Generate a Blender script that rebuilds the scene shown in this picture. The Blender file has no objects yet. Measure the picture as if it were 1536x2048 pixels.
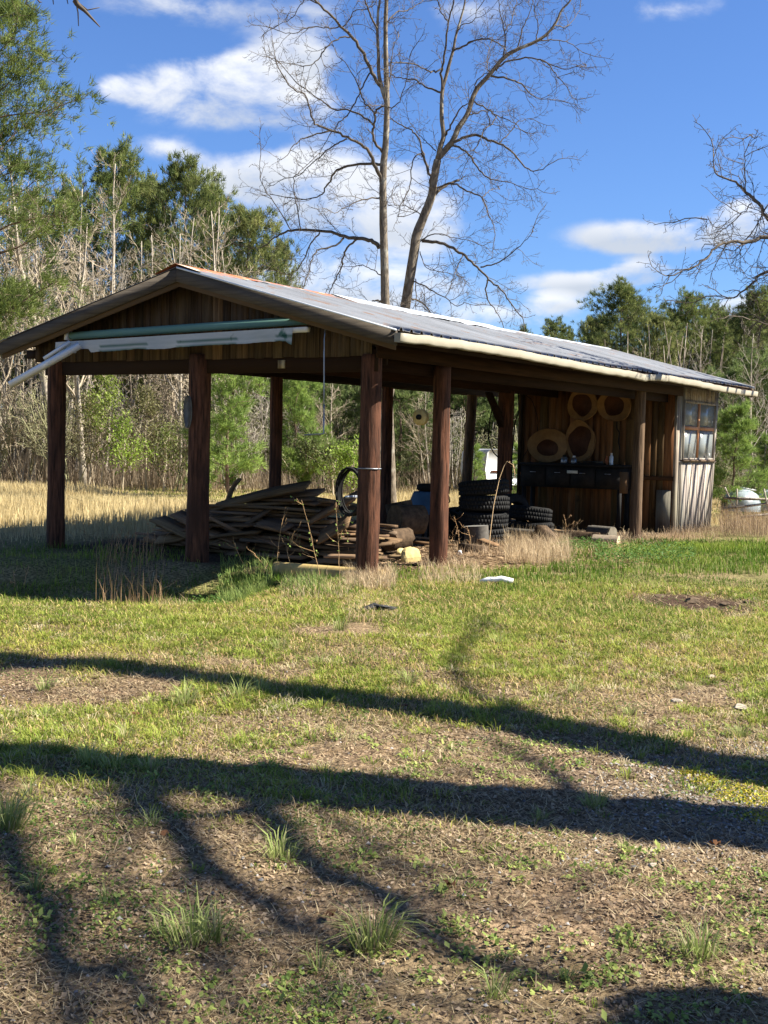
import bpy, math, random
import numpy as np
from mathutils import Vector, Matrix
R = math.radians
sc = bpy.context.scene
C = sc.collection
# ------------------------------------------------------------------ camera
F_PX, H_CAM, PITCH, ROLL = 2559.0, 1.6, math.atan((1024 - 883.6) / 2559.0), 0.0221
cam = bpy.data.cameras.new('camera'); co = bpy.data.objects.new('camera', cam); C.objects.link(co)
cam.sensor_fit = 'VERTICAL'; cam.sensor_height = 36; cam.lens = F_PX / 2048 * 36
cam.clip_start = .05; cam.clip_end = 3000
co.matrix_world = Matrix.Translation((0, 0, H_CAM)) @ Matrix.Rotation(math.pi / 2 - PITCH, 4, 'X') @ Matrix.Rotation(ROLL, 4, 'Z')
sc.camera = co
# ------------------------------------------------------------------ light
SUN = Vector((1.05, -.06, 1.0))                       # towards the sun
sl = bpy.data.lights.new('sun', 'SUN'); sl.energy = 5.0; sl.angle = R(.53); sl.color = (1, .95, .86)
so = bpy.data.objects.new('sun', sl); C.objects.link(so)
so.rotation_euler = SUN.to_track_quat('Z', 'Y').to_euler(); so.location = (20, -5, 30)
sc.view_settings.view_transform = 'Standard'; sc.view_settings.look = 'None'
sc.view_settings.exposure = 1.72; sc.view_settings.gamma = 1

def ray(px, py):
    dx, dy = px - 768, py - 1024
    c, s = math.cos(ROLL), math.sin(ROLL)
    ix, iy = dx * c + dy * s, -dx * s + dy * c
    r, u = ix / F_PX, -iy / F_PX
    return np.array([r, math.cos(PITCH) + math.sin(PITCH) * u, -math.sin(PITCH) + math.cos(PITCH) * u])
CAM0 = np.array([0, 0, H_CAM])
def at(px, py, Y):
    d = ray(px, py); return CAM0 + d * (Y / d[1])

# world: sky and clouds by direction (azimuth, elevation)
w = bpy.data.worlds.new("World"); sc.world = w; w.use_nodes = True
nt = w.node_tree; N = nt.nodes; Lk = nt.links; N.clear()
def wn(t, **k):
    n = N.new(t)
    for a, b in k.items(): setattr(n, a, b)
    return n
def wm(op, a, b=None, c=None):
    n = wn('ShaderNodeMath', operation=op)
    for i, v in enumerate((a, b, c)):
        if v is None: continue
        if isinstance(v, (int, float)): n.inputs[i].default_value = v
        else: Lk.new(v, n.inputs[i])
    return n.outputs[0]
sky = wn('ShaderNodeTexSky', sky_type='NISHITA'); sky.sun_disc = False
sky.sun_elevation = math.atan2(1, math.hypot(1.05, .25)); sky.sun_rotation = math.atan2(1.05, -.06)
sky.air_density = 1.0; sky.dust_density = .3; sky.ozone_density = 3.5; sky.altitude = 200
tc = wn('ShaderNodeTexCoord'); sp = wn('ShaderNodeSeparateXYZ'); Lk.new(tc.outputs['Generated'], sp.inputs[0])
az = wm('ARCTAN2', sp.outputs[0], sp.outputs[1]); el = wm('ARCSINE', sp.outputs[2])
cmb = wn('ShaderNodeCombineXYZ'); Lk.new(az, cmb.inputs[0]); Lk.new(el, cmb.inputs[1])
nz = wn('ShaderNodeTexNoise'); nz.inputs['Scale'].default_value = 11; nz.inputs['Detail'].default_value = 11; nz.inputs['Roughness'].default_value = .6
nz.inputs['Distortion'].default_value = .25
mp = wn('ShaderNodeMapping'); mp.inputs['Scale'].default_value = (1, 1.7, 1); Lk.new(cmb.outputs[0], mp.inputs[0]); Lk.new(mp.outputs[0], nz.inputs['Vector'])
nb = wn('ShaderNodeTexNoise'); nb.inputs['Scale'].default_value = 6; nb.inputs['Detail'].default_value = 3; Lk.new(mp.outputs[0], nb.inputs['Vector'])
CL = [(440, 185, 190, 75, 1), (590, 110, 120, 55, .7), (620, 220, 90, 50, .6), (690, 385, 260, 105, .75), (520, 345, 150, 50, .62), (830, 450, 120, 60, .68), (740, 580, 280, 80, .76),
      (360, 15, 190, 40, .45), (640, 25, 150, 40, .42), (950, 20, 130, 35, .35), (330, 298, 75, 28, .55), (235, 180, 60, 32, .6),
      (1300, 475, 165, 38, 1), (1475, 440, 80, 45, 1), (1180, 566, 135, 26, .85), (1290, 540, 85, 24, .85), (1115, 606, 65, 24, .8), (1480, 618, 75, 30, .9), (960, 640, 190, 30, .75), (1330, 20, 130, 26, .35)]
acc = None; accb = None
rd = random.Random(8)
extra = [(rd.uniform(-3.1, 3.1), rd.uniform(.05, .9), rd.uniform(.1, .35), rd.uniform(.04, .12), .8) for _ in range(14)]
extra = [e for e in extra if abs(e[0]) > .55][:9]
ell = []
for (x, y, rx, ry, a) in CL:
    d = ray(x, y); d = d / np.linalg.norm(d)
    ell.append((math.atan2(d[0], d[1]), math.asin(d[2]), rx / F_PX, ry / F_PX, a))
for (a0, e0, ra, re, am) in ell + extra:
    s1 = wn('ShaderNodeVectorMath', operation='SUBTRACT'); Lk.new(cmb.outputs[0], s1.inputs[0]); s1.inputs[1].default_value = (a0, e0, 0)
    s2 = wn('ShaderNodeVectorMath', operation='DIVIDE'); Lk.new(s1.outputs[0], s2.inputs[0]); s2.inputs[1].default_value = (ra * 1.25, re * 1.25, 1)
    s3 = wn('ShaderNodeVectorMath', operation='LENGTH'); Lk.new(s2.outputs[0], s3.inputs[0])
    m = wm('MULTIPLY', wm('MAXIMUM', wm('SUBTRACT', 1.0, s3.outputs['Value']), 0), am)
    y = wn('ShaderNodeSeparateXYZ'); Lk.new(s2.outputs[0], y.inputs[0])
    mb = wm('MULTIPLY', m, y.outputs[1])
    acc = m if acc is None else wm('ADD', acc, m)
    accb = mb if accb is None else wm('ADD', accb, mb)
acc = wm('MINIMUM', acc, .5)
den = wm('ADD', acc, wm('MULTIPLY', wm('SUBTRACT', nz.outputs[0], .5), 1.9))
mr = wn('ShaderNodeMapRange', interpolation_type='SMOOTHSTEP'); Lk.new(den, mr.inputs[0])
mr.inputs[1].default_value = .10; mr.inputs[2].default_value = .64; mr.inputs[3].default_value = 0; mr.inputs[4].default_value = .93
gate = wm('MINIMUM', wm('MULTIPLY', acc, 2.6), 1)
cov = wm('MULTIPLY', mr.outputs[0], gate)
shade = wn('ShaderNodeMapRange'); Lk.new(wm('ADD', wm('MULTIPLY', accb, 1.3), wm('MULTIPLY', wm('SUBTRACT', nb.outputs[0], .5), 1.6)), shade.inputs[0])
shade.inputs[1].default_value = -.35; shade.inputs[2].default_value = .3
crmp = wn('ShaderNodeMix', data_type='RGBA'); Lk.new(shade.outputs[0], crmp.inputs['Factor'])
crmp.inputs['A'].default_value = (4.0, 4.35, 4.9, 1); crmp.inputs['B'].default_value = (6.6, 6.7, 6.9, 1)
grade = wn('ShaderNodeMix', data_type='RGBA', blend_type='MULTIPLY'); grade.inputs['Factor'].default_value = 1
Lk.new(sky.outputs[0], grade.inputs['A']); grade.inputs['B'].default_value = (.56, .74, 1.05, 1)
mx = wn('ShaderNodeMix', data_type='RGBA'); Lk.new(cov, mx.inputs['Factor']); Lk.new(grade.outputs['Result'], mx.inputs['A']); Lk.new(crmp.outputs['Result'], mx.inputs['B'])
bg = wn('ShaderNodeBackground'); bg.inputs['Strength'].default_value = .05; Lk.new(mx.outputs['Result'], bg.inputs[0])
wo = wn('ShaderNodeOutputWorld'); Lk.new(bg.outputs[0], wo.inputs[0])

# ------------------------------------------------------------------ helpers
rng = np.random.default_rng(5)
rnd = random.Random(3)
def vnoise(x, y, s, seed=0):
    """value noise, numpy"""
    x = np.asarray(x, float) / s + 1000.3; y = np.asarray(y, float) / s + 1000.7
    xi, yi = np.floor(x).astype(np.int64), np.floor(y).astype(np.int64); xf, yf = x - xi, y - yi
    def h(a, b):
        n = (a * 374761393 + b * 668265263 + seed * 1274126177) & 0xffffffff
        n = ((n ^ (n >> 13)) * 1274126177) & 0xffffffff
        return ((n ^ (n >> 16)) & 0xffff) / 65535.
    u, v = xf * xf * (3 - 2 * xf), yf * yf * (3 - 2 * yf)
    return (h(xi, yi) * (1 - u) + h(xi + 1, yi) * u) * (1 - v) + (h(xi, yi + 1) * (1 - u) + h(xi + 1, yi + 1) * u) * v
def sstep(a, b, x):
    t = np.clip((np.asarray(x, float) - a) / (b - a), 0, 1); return t * t * (3 - 2 * t)
def gz(x, y):
    """ground height"""
    x = np.asarray(x, float); y = np.asarray(y, float)
    z = .10 * (vnoise(x, y, 3.1, 1) - .5) * sstep(3, 9, y) + .03 * (vnoise(x, y, .8, 2) - .5) + .026 * (vnoise(x, y, .23, 7) - .5) + .014 * (vnoise(x, y, .085, 8) - .5)
    z = z - .34 * sstep(-.6, -2.2, x) * sstep(11.9, 13.0, y) * sstep(16.3, 15.0, y)  # added dip at the front left, shaped so the roof's shade reaches further
    z = z - .25 * sstep(26, 48, y)
    return z
def G(px, py):
    d = ray(px, py); t = -H_CAM / d[2]
    for _ in range(4):
        p = CAM0 + d * t; t = (float(gz(p[0], p[1])) - H_CAM) / d[2]
    return CAM0 + d * t

def tag(o, label=None, cat=None, group=None, kind=None):
    if label: o['label'] = label
    if cat: o['category'] = cat
    if group: o['group'] = group
    if kind: o['kind'] = kind
    return o
def empty(name, loc=(0, 0, 0), rz=0, **k):
    o = bpy.data.objects.new(name, None); C.objects.link(o); o.location = loc; o.rotation_euler = (0, 0, rz); o.empty_display_size = .2
    return tag(o, **k)
def np_obj(name, V, polys, mat, parent=None, col=None, smooth=False):
    """polys: list of int arrays (n,k)"""
    me = bpy.data.meshes.new(name)
    V = np.asarray(V, np.float32); polys = [np.asarray(p, np.int32) for p in polys if len(p)]
    me.vertices.add(len(V)); me.vertices.foreach_set('co', V.ravel())
    loops = np.concatenate([p.ravel() for p in polys]); tot = np.concatenate([np.full(len(p), p.shape[1], np.int32) for p in polys])
    st = np.concatenate([[0], np.cumsum(tot)[:-1]]).astype(np.int32)
    me.loops.add(len(loops)); me.loops.foreach_set('vertex_index', loops)
    me.polygons.add(len(tot)); me.polygons.foreach_set('loop_start', st)
    if smooth: me.polygons.foreach_set('use_smooth', np.ones(len(tot), bool))
    me.update(calc_edges=True)
    if col is not None:
        a = me.color_attributes.new('Col', 'FLOAT_COLOR', 'POINT'); c = np.ones((len(V), 4), np.float32); c[:, :3] = col; a.data.foreach_set('color', c.ravel())
    o = bpy.data.objects.new(name, me); C.objects.link(o)
    if mat: me.materials.append(mat)
    if parent: o.parent = parent
    return o
class MB:
    def __init__(s): s.v = []; s.f = {3: [], 4: []}; s.c = []; s.n = 0; s.ng = []
    def add(s, V, polys, col=(1, 1, 1)):
        V = np.asarray(V, float).reshape(-1, 3)
        for p in polys:
            p = np.asarray(p, int)
            if len(p): s.f.setdefault(p.shape[1], []).append(p + s.n)
        s.v.append(V); c = np.empty((len(V), 3)); c[:] = col; s.c.append(c); s.n += len(V)
    BF = np.array([[0, 3, 2, 1], [4, 5, 6, 7], [0, 1, 5, 4], [1, 2, 6, 5], [2, 3, 7, 6], [3, 0, 4, 7]])
    def hexa(s, P, col=(1, 1, 1)): s.add(P, [MB.BF], col)
    def box(s, c, size, rot=None, col=(1, 1, 1), jit=0):
        h = np.array(size) / 2
        P = np.array([[-1, -1, -1], [1, -1, -1], [1, 1, -1], [-1, 1, -1], [-1, -1, 1], [1, -1, 1], [1, 1, 1], [-1, 1, 1]]) * h
        if jit: P = P + rng.uniform(-jit, jit, P.shape)
        if rot is not None: P = P @ np.array(Matrix(rot) if not isinstance(rot, tuple) else Matrix.Rotation(rot[2], 3, 'Z') @ Matrix.Rotation(rot[1], 3, 'Y') @ Matrix.Rotation(rot[0], 3, 'X')).T
        s.add(P + np.array(c), [MB.BF], col)
    def tube(s, P, r, n=6, col=(1, 1, 1), cap=True, wob=0):
        P = np.asarray(P, float); k = len(P); r = np.broadcast_to(np.asarray(r, float), (k,))
        T = np.empty_like(P); T[1:-1] = P[2:] - P[:-2]; T[0] = P[1] - P[0]; T[-1] = P[-1] - P[-2]
        T /= np.linalg.norm(T, axis=1)[:, None] + 1e-9
        m = T.mean(0); ref = np.array([0, 0, 1.]) if abs(m[2]) < .8 * np.linalg.norm(m) + 1e-9 else np.array([.83, .55, 0])
        A = np.cross(T, ref); A /= np.linalg.norm(A, axis=1)[:, None] + 1e-9; B = np.cross(T, A)
        th = np.arange(n) * 2 * np.pi / n; rr = r[:, None] * (1 + (rng.uniform(-wob, wob, (k, n)) if wob else 0))
        V = P[:, None] + (A[:, None] * np.cos(th)[None, :, None] + B[:, None] * np.sin(th)[None, :, None]) * rr[..., None]
        i = np.arange(k - 1)[:, None] * n; j = np.arange(n)[None]; j2 = (j + 1) % n
        q = np.stack([i + j, i + j2, i + n + j2, i + n + j], -1).reshape(-1, 4)
        polys = [q]
        if cap and n > 3:
            polys += [np.arange(n)[::-1][None], ((k - 1) * n + np.arange(n))[None]]
        s.add(V.reshape(-1, 3), polys, col)
    def lathe(s, c, prof, n=20, axis='Z', col=(1, 1, 1), wob=0, rot=None):
        prof = np.array(prof, float); k = len(prof); th = np.arange(n) * 2 * np.pi / n
        w_ = 1 + (rng.uniform(-wob, wob, n) if wob else 0)
        V = np.stack([prof[:, 0, None] * np.cos(th) * w_, prof[:, 0, None] * np.sin(th) * w_, np.broadcast_to(prof[:, 1, None], (k, n))], -1).reshape(-1, 3)
        if axis == 'Y': V = V[:, [0, 2, 1]] * [1, -1, 1]
        if rot is not None: V = V @ np.array(rot).T
        i = np.arange(k - 1)[:, None] * n; j = np.arange(n)[None]; j2 = (j + 1) % n
        q = np.stack([i + j, i + j2, i + n + j2, i + n + j], -1).reshape(-1, 4)
        s.add(V + np.array(c), [q, np.arange(n)[::-1][None], ((k - 1) * n + np.arange(n))[None]], col)
    def build(s, name, mat, parent=None, smooth=False):
        polys = [np.concatenate(v) for k, v in s.f.items() if v]
        return np_obj(name, np.concatenate(s.v), polys, mat, parent, np.concatenate(s.c), smooth)

# ------------------------------------------------------------------ materials
def mat(name, col=(.5, .5, .5), rough=.8, metal=0, scale=(1, 1, 1), nscale=5, c2=None, detail=6, bump=.0, bscale=None, attr=True, trans=0, spec=.12, space='Object', rmp=(.3, .7), c3=None, s3=1.5, r3=(.5, .62), alpha=None):
    m = bpy.data.materials.new(name); m.use_nodes = True; t = m.node_tree; n = t.nodes; L = t.links
    p = n['Principled BSDF']; p.inputs['Roughness'].default_value = rough; p.inputs['Metallic'].default_value = metal; p.inputs['Specular IOR Level'].default_value = spec
    tcn = n.new('ShaderNodeTexCoord'); mpn = n.new('ShaderNodeMapping'); mpn.inputs['Scale'].default_value = scale
    L.new(tcn.outputs[space], mpn.inputs[0])
    no = n.new('ShaderNodeTexNoise'); no.inputs['Scale'].default_value = nscale; no.inputs['Detail'].default_value = detail; no.inputs['Roughness'].default_value = .62
    L.new(mpn.outputs[0], no.inputs['Vector'])
    r = n.new('ShaderNodeMapRange'); L.new(no.outputs[0], r.inputs[0]); r.inputs[1].default_value, r.inputs[2].default_value = rmp
    mi = n.new('ShaderNodeMix'); mi.data_type = 'RGBA'; L.new(r.outputs[0], mi.inputs['Factor'])
    c2 = c2 or tuple(x * .6 for x in col)
    mi.inputs['A'].default_value = (*col, 1); mi.inputs['B'].default_value = (*c2, 1)
    out = mi.outputs['Result']
    if c3:
        n3 = n.new('ShaderNodeTexNoise'); n3.inputs['Scale'].default_value = s3; n3.inputs['Detail'].default_value = 5; L.new(tcn.outputs[space], n3.inputs['Vector'])
        r3n = n.new('ShaderNodeMapRange'); L.new(n3.outputs[0], r3n.inputs[0]); r3n.inputs[1].default_value, r3n.inputs[2].default_value = r3
        m3 = n.new('ShaderNodeMix'); m3.data_type = 'RGBA'; L.new(r3n.outputs[0], m3.inputs['Factor']); L.new(out, m3.inputs['A']); m3.inputs['B'].default_value = (*c3, 1); out = m3.outputs['Result']
    if attr:
        a = n.new('ShaderNodeAttribute'); a.attribute_name = 'Col'; mu = n.new('ShaderNodeMix'); mu.data_type = 'RGBA'; mu.blend_type = 'MULTIPLY'; mu.inputs['Factor'].default_value = 1
        L.new(out, mu.inputs['A']); L.new(a.outputs['Color'], mu.inputs['B']); out = mu.outputs['Result']
    L.new(out, p.inputs['Base Color'])
    if bump:
        b = n.new('ShaderNodeBump'); b.inputs['Strength'].default_value = bump; b.inputs['Distance'].default_value = .02
        if bscale:
            nb_ = n.new('ShaderNodeTexNoise'); nb_.inputs['Scale'].default_value = bscale; nb_.inputs['Detail'].default_value = 6; L.new(mpn.outputs[0], nb_.inputs['Vector']); L.new(nb_.outputs[0], b.inputs['Height'])
        else: L.new(no.outputs[0], b.inputs['Height'])
        L.new(b.outputs[0], p.inputs['Normal'])
    if trans:
        tr = n.new('ShaderNodeBsdfTranslucent'); L.new(out, tr.inputs[0]); ms = n.new('ShaderNodeMixShader'); ms.inputs[0].default_value = trans
        L.new(p.outputs[0], ms.inputs[1]); L.new(tr.outputs[0], ms.inputs[2]); L.new(ms.outputs[0], n['Material Output'].inputs[0])
    return m
M = {}
M['blade'] = mat('grass blade', (1, 1, 1), .6, c2=(.8, .8, .8), nscale=3, trans=.35)
M['needle'] = mat('pine needles', (1, 1, 1), .55, c2=(.8, .85, .8), nscale=1.5, trans=.38)
M['bark'] = mat('bark', (.25, .205, .15), .9, scale=(1, 1, .25), nscale=22, c2=(.06, .048, .035), bump=.9, c3=(.32, .30, .24), s3=2.5, r3=(.55, .7))
M['pinebark'] = mat('pine bark', (.22, .15, .11), .9, scale=(1, 1, .3), nscale=14, c2=(.07, .05, .04), bump=.6)
M['twig'] = mat('twigs', (.42, .35, .245), .85, nscale=6, c2=(.25, .20, .14))
M['greytwig'] = mat('grey twigs', (.33, .29, .235), .85, nscale=6, c2=(.19, .165, .13))
M['olivetwig'] = mat('olive twigs', (.30, .29, .16), .85, nscale=6, c2=(.22, .21, .11))
M['palebark'] = mat('pale bark', (.48, .42, .33), .9, scale=(1, 1, .25), nscale=12, c2=(.20, .165, .12), bump=.5)
M['ptwig'] = mat('pecan twigs', (.125, .10, .075), .85, nscale=6, c2=(.06, .05, .038))
M['post'] = mat('creosoted post', (.135, .056, .030), .75, scale=(1, 1, .10), nscale=24, c2=(.02, .010, .006), bump=1.0, rmp=(.35, .66), c3=(.045, .022, .014), s3=2.2, r3=(.5, .75))
M['greypost'] = mat('weathered post', (.17, .11, .065), .85, scale=(1, 1, .06), nscale=26, c2=(.04, .025, .015), bump=1.0, rmp=(.35, .68))
M['board'] = mat('old board', (.125, .085, .052), .85, scale=(1, 1, .05), nscale=28, c2=(.035, .022, .013), bump=.4, rmp=(.32, .7))
M['hboard'] = mat('grain along board', (.10, .068, .042), .85, scale=(.05, 1, 1), nscale=28, c2=(.10, .065, .04), bump=.3, rmp=(.32, .7))
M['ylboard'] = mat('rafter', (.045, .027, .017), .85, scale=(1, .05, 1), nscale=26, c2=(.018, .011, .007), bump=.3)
M['fascia'] = mat('grey fascia wood', (.10, .083, .062), .85, scale=(.06, 1, 1), nscale=30, c2=(.055, .045, .035), bump=.3, rmp=(.35, .65))
M['paleboard'] = mat('silvered siding', (.40, .355, .29), .85, scale=(1, 1, .035), nscale=30, c2=(.13, .10, .08), bump=.4, rmp=(.36, .62), c3=(.46, .42, .31), s3=1.1, r3=(.5, .75))
M['cedar'] = mat('cedar board', (.25, .115, .043), .8, scale=(1, 1, .06), nscale=20, c2=(.085, .037, .014), bump=.15, rmp=(.35, .7), c3=(.09, .045, .02), s3=3.2, r3=(.62, .7))
M['tin'] = mat('ribbed tin', (.30, .31, .32), .48, metal=.25, scale=(.25, 2, 1), nscale=3, c2=(.20, .205, .21), c3=(.26, .17, .12), s3=2.6, r3=(.58, .70), spec=.4)
M['cap'] = mat('ridge cap', (.72, .75, .75), .4, metal=.2, nscale=6, c2=(.5, .52, .54))
M['rust'] = mat('rusty cap', (.30, .085, .035), .8, nscale=7, c2=(.45, .17, .08), c3=(.62, .55, .42), s3=3.5, r3=(.58, .64))
M['gutter'] = mat('cream gutter', (.29, .26, .19), .5, nscale=4, c2=(.22, .195, .14), bump=.05, c3=(.35, .30, .22), s3=5, r3=(.66, .8), scale=(1, .4, 1))
M['white'] = mat('white painted metal', (.74, .72, .66), .4, nscale=5, c2=(.62, .60, .54))
M['canvas'] = mat('striped awning canvas', (.60, .60, .56), .8, scale=(.35, 1, 2.2), nscale=4, c2=(.42, .44, .41), c3=(.10, .19, .14), s3=4, r3=(.66, .72), trans=.25)
M['green'] = mat('green roller canvas', (.13, .24, .20), .6, scale=(.2, 1, 1), nscale=6, c2=(.09, .18, .15))
M['steel'] = mat('grey steel', (.30, .31, .33), .45, metal=.8, nscale=8, c2=(.2, .21, .22))
M['rubber'] = mat('tyre rubber', (.012, .012, .011), .85, nscale=18, c2=(.018, .017, .016), bump=.2, spec=.12)
M['black'] = mat('black paint', (.009, .0085, .008), .75, nscale=8, c2=(.02, .018, .016))
M['blue'] = mat('blue tarp', (.06, .13, .21), .6, nscale=5, c2=(.04, .08, .13))
M['slice'] = mat('tree slice rim', (.30, .17, .07), .75, nscale=9, c2=(.21, .115, .045))
M['heart'] = mat('tree slice heartwood', (.085, .036, .018), .75, nscale=12, c2=(.05, .02, .011))
M['log'] = mat('firewood end and bark', (.15, .105, .065), .85, nscale=12, c2=(.05, .035, .022), bump=.5)
M['block'] = mat('concrete', (.15, .145, .13), .9, nscale=18, c2=(.09, .085, .075), bump=.3)
M['foam'] = mat('yellow foam', (.62, .50, .22), .8, nscale=8, c2=(.45, .34, .14), bump=.3)
M['stone'] = mat('field stone', (.40, .34, .26), .9, nscale=9, c2=(.25, .21, .16), bump=.3)
M['paper'] = mat('white scrap', (.78, .77, .74), .7, nscale=8, c2=(.6, .6, .58))
M['orange'] = mat('orange window sash', (.55, .26, .12), .7, nscale=12, c2=(.42, .19, .09), scale=(1, 1, .2))
M['gravel'] = mat('gravel', (1, 1, 1), .85, nscale=30, c2=(.8, .8, .8))
M['boat'] = mat('faded hull', (.33, .38, .38), .5, nscale=5, c2=(.22, .26, .27), c3=(.6, .6, .58), s3=4, r3=(.58, .66))
M['trailer'] = mat('white trailer', (.62, .63, .62), .5, nscale=2, c2=(.5, .5, .49))
gm = bpy.data.materials.new('window glass'); gm.use_nodes = True; gp = gm.node_tree.nodes['Principled BSDF']
gp.inputs['Base Color'].default_value = (.24, .26, .25, 1); gp.inputs['Roughness'].default_value = .22; gp.inputs['Alpha'].default_value = .75; gp.inputs['Specular IOR Level'].default_value = .45
M['glass'] = gm

# ------------------------------------------------------------------ ground
TH, X0, Y0 = .5572, -.2166, 15.11
EU = np.array([-math.cos(TH), math.sin(TH), 0]); GV = np.array([math.sin(TH), math.cos(TH), 0]); O0 = np.array([X0, Y0, 0])
def uv(x, y):
    dx, dy = np.asarray(x) - X0, np.asarray(y) - Y0
    return dx * EU[0] + dy * EU[1], dx * GV[0] + dy * GV[1]
def W(u, v, z=0): return O0 + u * EU + v * GV + np.array([0, 0, z])
def hit(px, py, u=None, v=None, z=None):
    d = ray(px, py); o = CAM0 - O0
    if u is not None: t = (u - o @ EU) / (d @ EU)
    elif v is not None: t = (v - o @ GV) / (d @ GV)
    else: t = (z - o[2]) / d[2]
    p = o + d * t; return float(p @ EU), float(p @ GV), float(p[2])
WID, BZ, PV, LEN, OV, HA, ZR, ZE = 5.14, 2.60, 10.77, 13.6, .49, 3.237, 3.70, 2.836
CU = WID / 2
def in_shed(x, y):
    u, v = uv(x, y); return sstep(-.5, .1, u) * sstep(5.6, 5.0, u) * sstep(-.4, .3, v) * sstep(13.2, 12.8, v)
def zone(x, y):
    """weights: bare soil, lush, field"""
    x = np.asarray(x, float); y = np.asarray(y, float)
    n1 = vnoise(x, y, 1.3, 11); n2 = vnoise(x, y, .45, 12); n3 = vnoise(x, y, 3.7, 13)
    g = sstep(5.5, 9.6, y + 1.3 * (n1 - .5) + .55 * np.maximum(-x, 0) * (y < 9)) * .78 + .2
    g = g * sstep(.30, .66, .5 * n1 + .35 * n2 + .15 * n3 + .20 * sstep(9.5, 12, y) + .08)
    shed = in_shed(x, y)
    g = g * (1 - .97 * shed)
    u, v = uv(x, y)
    strip = np.exp(-((u + .35) / .55) ** 2) * sstep(-.3, .6, v) * sstep(10.6, 9.5, v)
    g = g * (1 - .85 * strip)
    field = sstep(17, 21, y + 2 * (n3 - .5)) * (1 - shed) * sstep(-1.0, 1.4, u - 5.2) + sstep(26, 28, y)
    field = np.clip(field, 0, 1)
    soil = np.exp(-(((x - 3.25) / .62) ** 2 + ((y - 13.25) / .75) ** 2)) * 1.5
    g = g * np.clip(1 - soil, 0, 1)
    return g, np.clip(strip, 0, 1), field, np.clip(soil, 0, 1), n1, n2
def axis(lo, hi, fine_lo, fine_hi, fine, coarse_g):
    a = list(np.arange(fine_lo, fine_hi, fine)); s = fine; p = fine_hi
    while p < hi: a.append(p); s *= coarse_g; p += s
    a.append(hi); s = fine; p = fine_lo - fine; b = []
    while p > lo: b.append(p); s *= coarse_g; p -= s
    b.append(lo); return np.array(b[::-1] + a)
gx = axis(-700, 700, -4, 5, .035, 1.09); gy = np.concatenate([axis(-300, 7, 2.2, 7, .032, 1.12)[:-1], axis(7, 1500, 7.0001, 17, .06, 1.07)[1:]])
GX, GY = np.meshgrid(gx, gy); GZ = gz(GX, GY)
g, st, fi, so_, n1, n2 = zone(GX, GY)
soilc = np.array([.20, .142, .09]); greenc = np.array([.14, .145, .045]); fieldc = np.array([.42, .34, .17]); stripc = np.array([.27, .19, .11]); darks = np.array([.045, .026, .018])
col = soilc + (greenc * 1.1 - soilc) * (g * .75)[..., None]
litter = sstep(.45, .75, vnoise(GX, GY, .6, 31))[..., None] * .55
col = col * (1 - litter) + np.array([.25, .185, .11]) * litter
grav = (sstep(.5, 1.9, GX - .25 * (GY - 5.6)) * sstep(4.6, 5.4, GY) * sstep(7.6, 6.4, GY))[..., None] * .7
col = col * (1 - grav) + np.array([.17, .155, .14]) * grav
col = col * (1 - st[..., None] * .8) + stripc * st[..., None] * .8
fg = sstep(.5, .8, vnoise(GX, GY, 2.6, 41))[..., None] * .55
col = col * (1 - fi[..., None]) + (fieldc * (1 - fg) + np.array([.17, .19, .06]) * fg) * fi[..., None]
sh = in_shed(GX, GY)[..., None]; col = col * (1 - sh) + np.array([.065, .045, .03]) * sh  # dirt floor, its colour darkened to carry the shade under the roof
far = sstep(46, 52, GY)[..., None]; col = col * (1 - far) + np.array([.10, .08, .05]) * far
col = col * (1 - so_[..., None] * .85) + darks * so_[..., None] * .85
ny, nx = GX.shape; idx = np.arange(ny * nx).reshape(ny, nx)
q = np.stack([idx[:-1, :-1], idx[:-1, 1:], idx[1:, 1:], idx[1:, :-1]], -1).reshape(-1, 4)
gmat = mat('ground soil', (1.45, 1.4, 1.3), .95, nscale=30, c2=(.28, .26, .25), bump=1.0, bscale=45, detail=10, rmp=(.36, .62), c3=(.62, .58, .48), s3=7, r3=(.5, .7), spec=.1)
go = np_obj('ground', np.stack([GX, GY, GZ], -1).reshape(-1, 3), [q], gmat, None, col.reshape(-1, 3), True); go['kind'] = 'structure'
# ------------------------------------------------------------------ grasses and litter (uncountable ground cover)
def blades(name, x, y, h, wd, lean, azm, cb, ct, mt, label=None, z0=None, curve=.5, cat='grass'):
    n = len(x); x, y = np.asarray(x), np.asarray(y)
    z = gz(x, y) - .004 if z0 is None else z0
    B = np.stack([x, y, z], -1); d = np.stack([np.cos(azm), np.sin(azm), np.zeros(n)], -1)
    fa = azm + np.pi / 2 + rng.normal(0, .5, n); s = np.stack([np.cos(fa), np.sin(fa), np.zeros(n)], -1) * (wd / 2)[:, None]
    up = np.array([0, 0, 1.])
    sl_, cl_ = np.sin(lean * (1 - curve)), np.cos(lean * (1 - curve)); s2, c2 = np.sin(np.minimum(lean * (1 + curve), 1.9)), np.cos(np.minimum(lean * (1 + curve), 1.9))
    Mi = B + (d * sl_[:, None] + up * cl_[:, None]) * (h * .52)[:, None]; Ti = Mi + (d * s2[:, None] + up * c2[:, None]) * (h * .48)[:, None]
    V = np.stack([B - s, B + s, Mi + s * .8, Mi - s * .8, Ti], 1).reshape(-1, 3)
    i = np.arange(n)[:, None] * 5
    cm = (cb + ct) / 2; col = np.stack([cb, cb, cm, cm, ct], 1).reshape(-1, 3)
    o = np_obj(name, V, [i + np.array([[0, 1, 2, 3]]), i + np.array([[3, 2, 4]])], mt, None, col)
    return tag(o, label, cat if label else None, kind='stuff')
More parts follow.
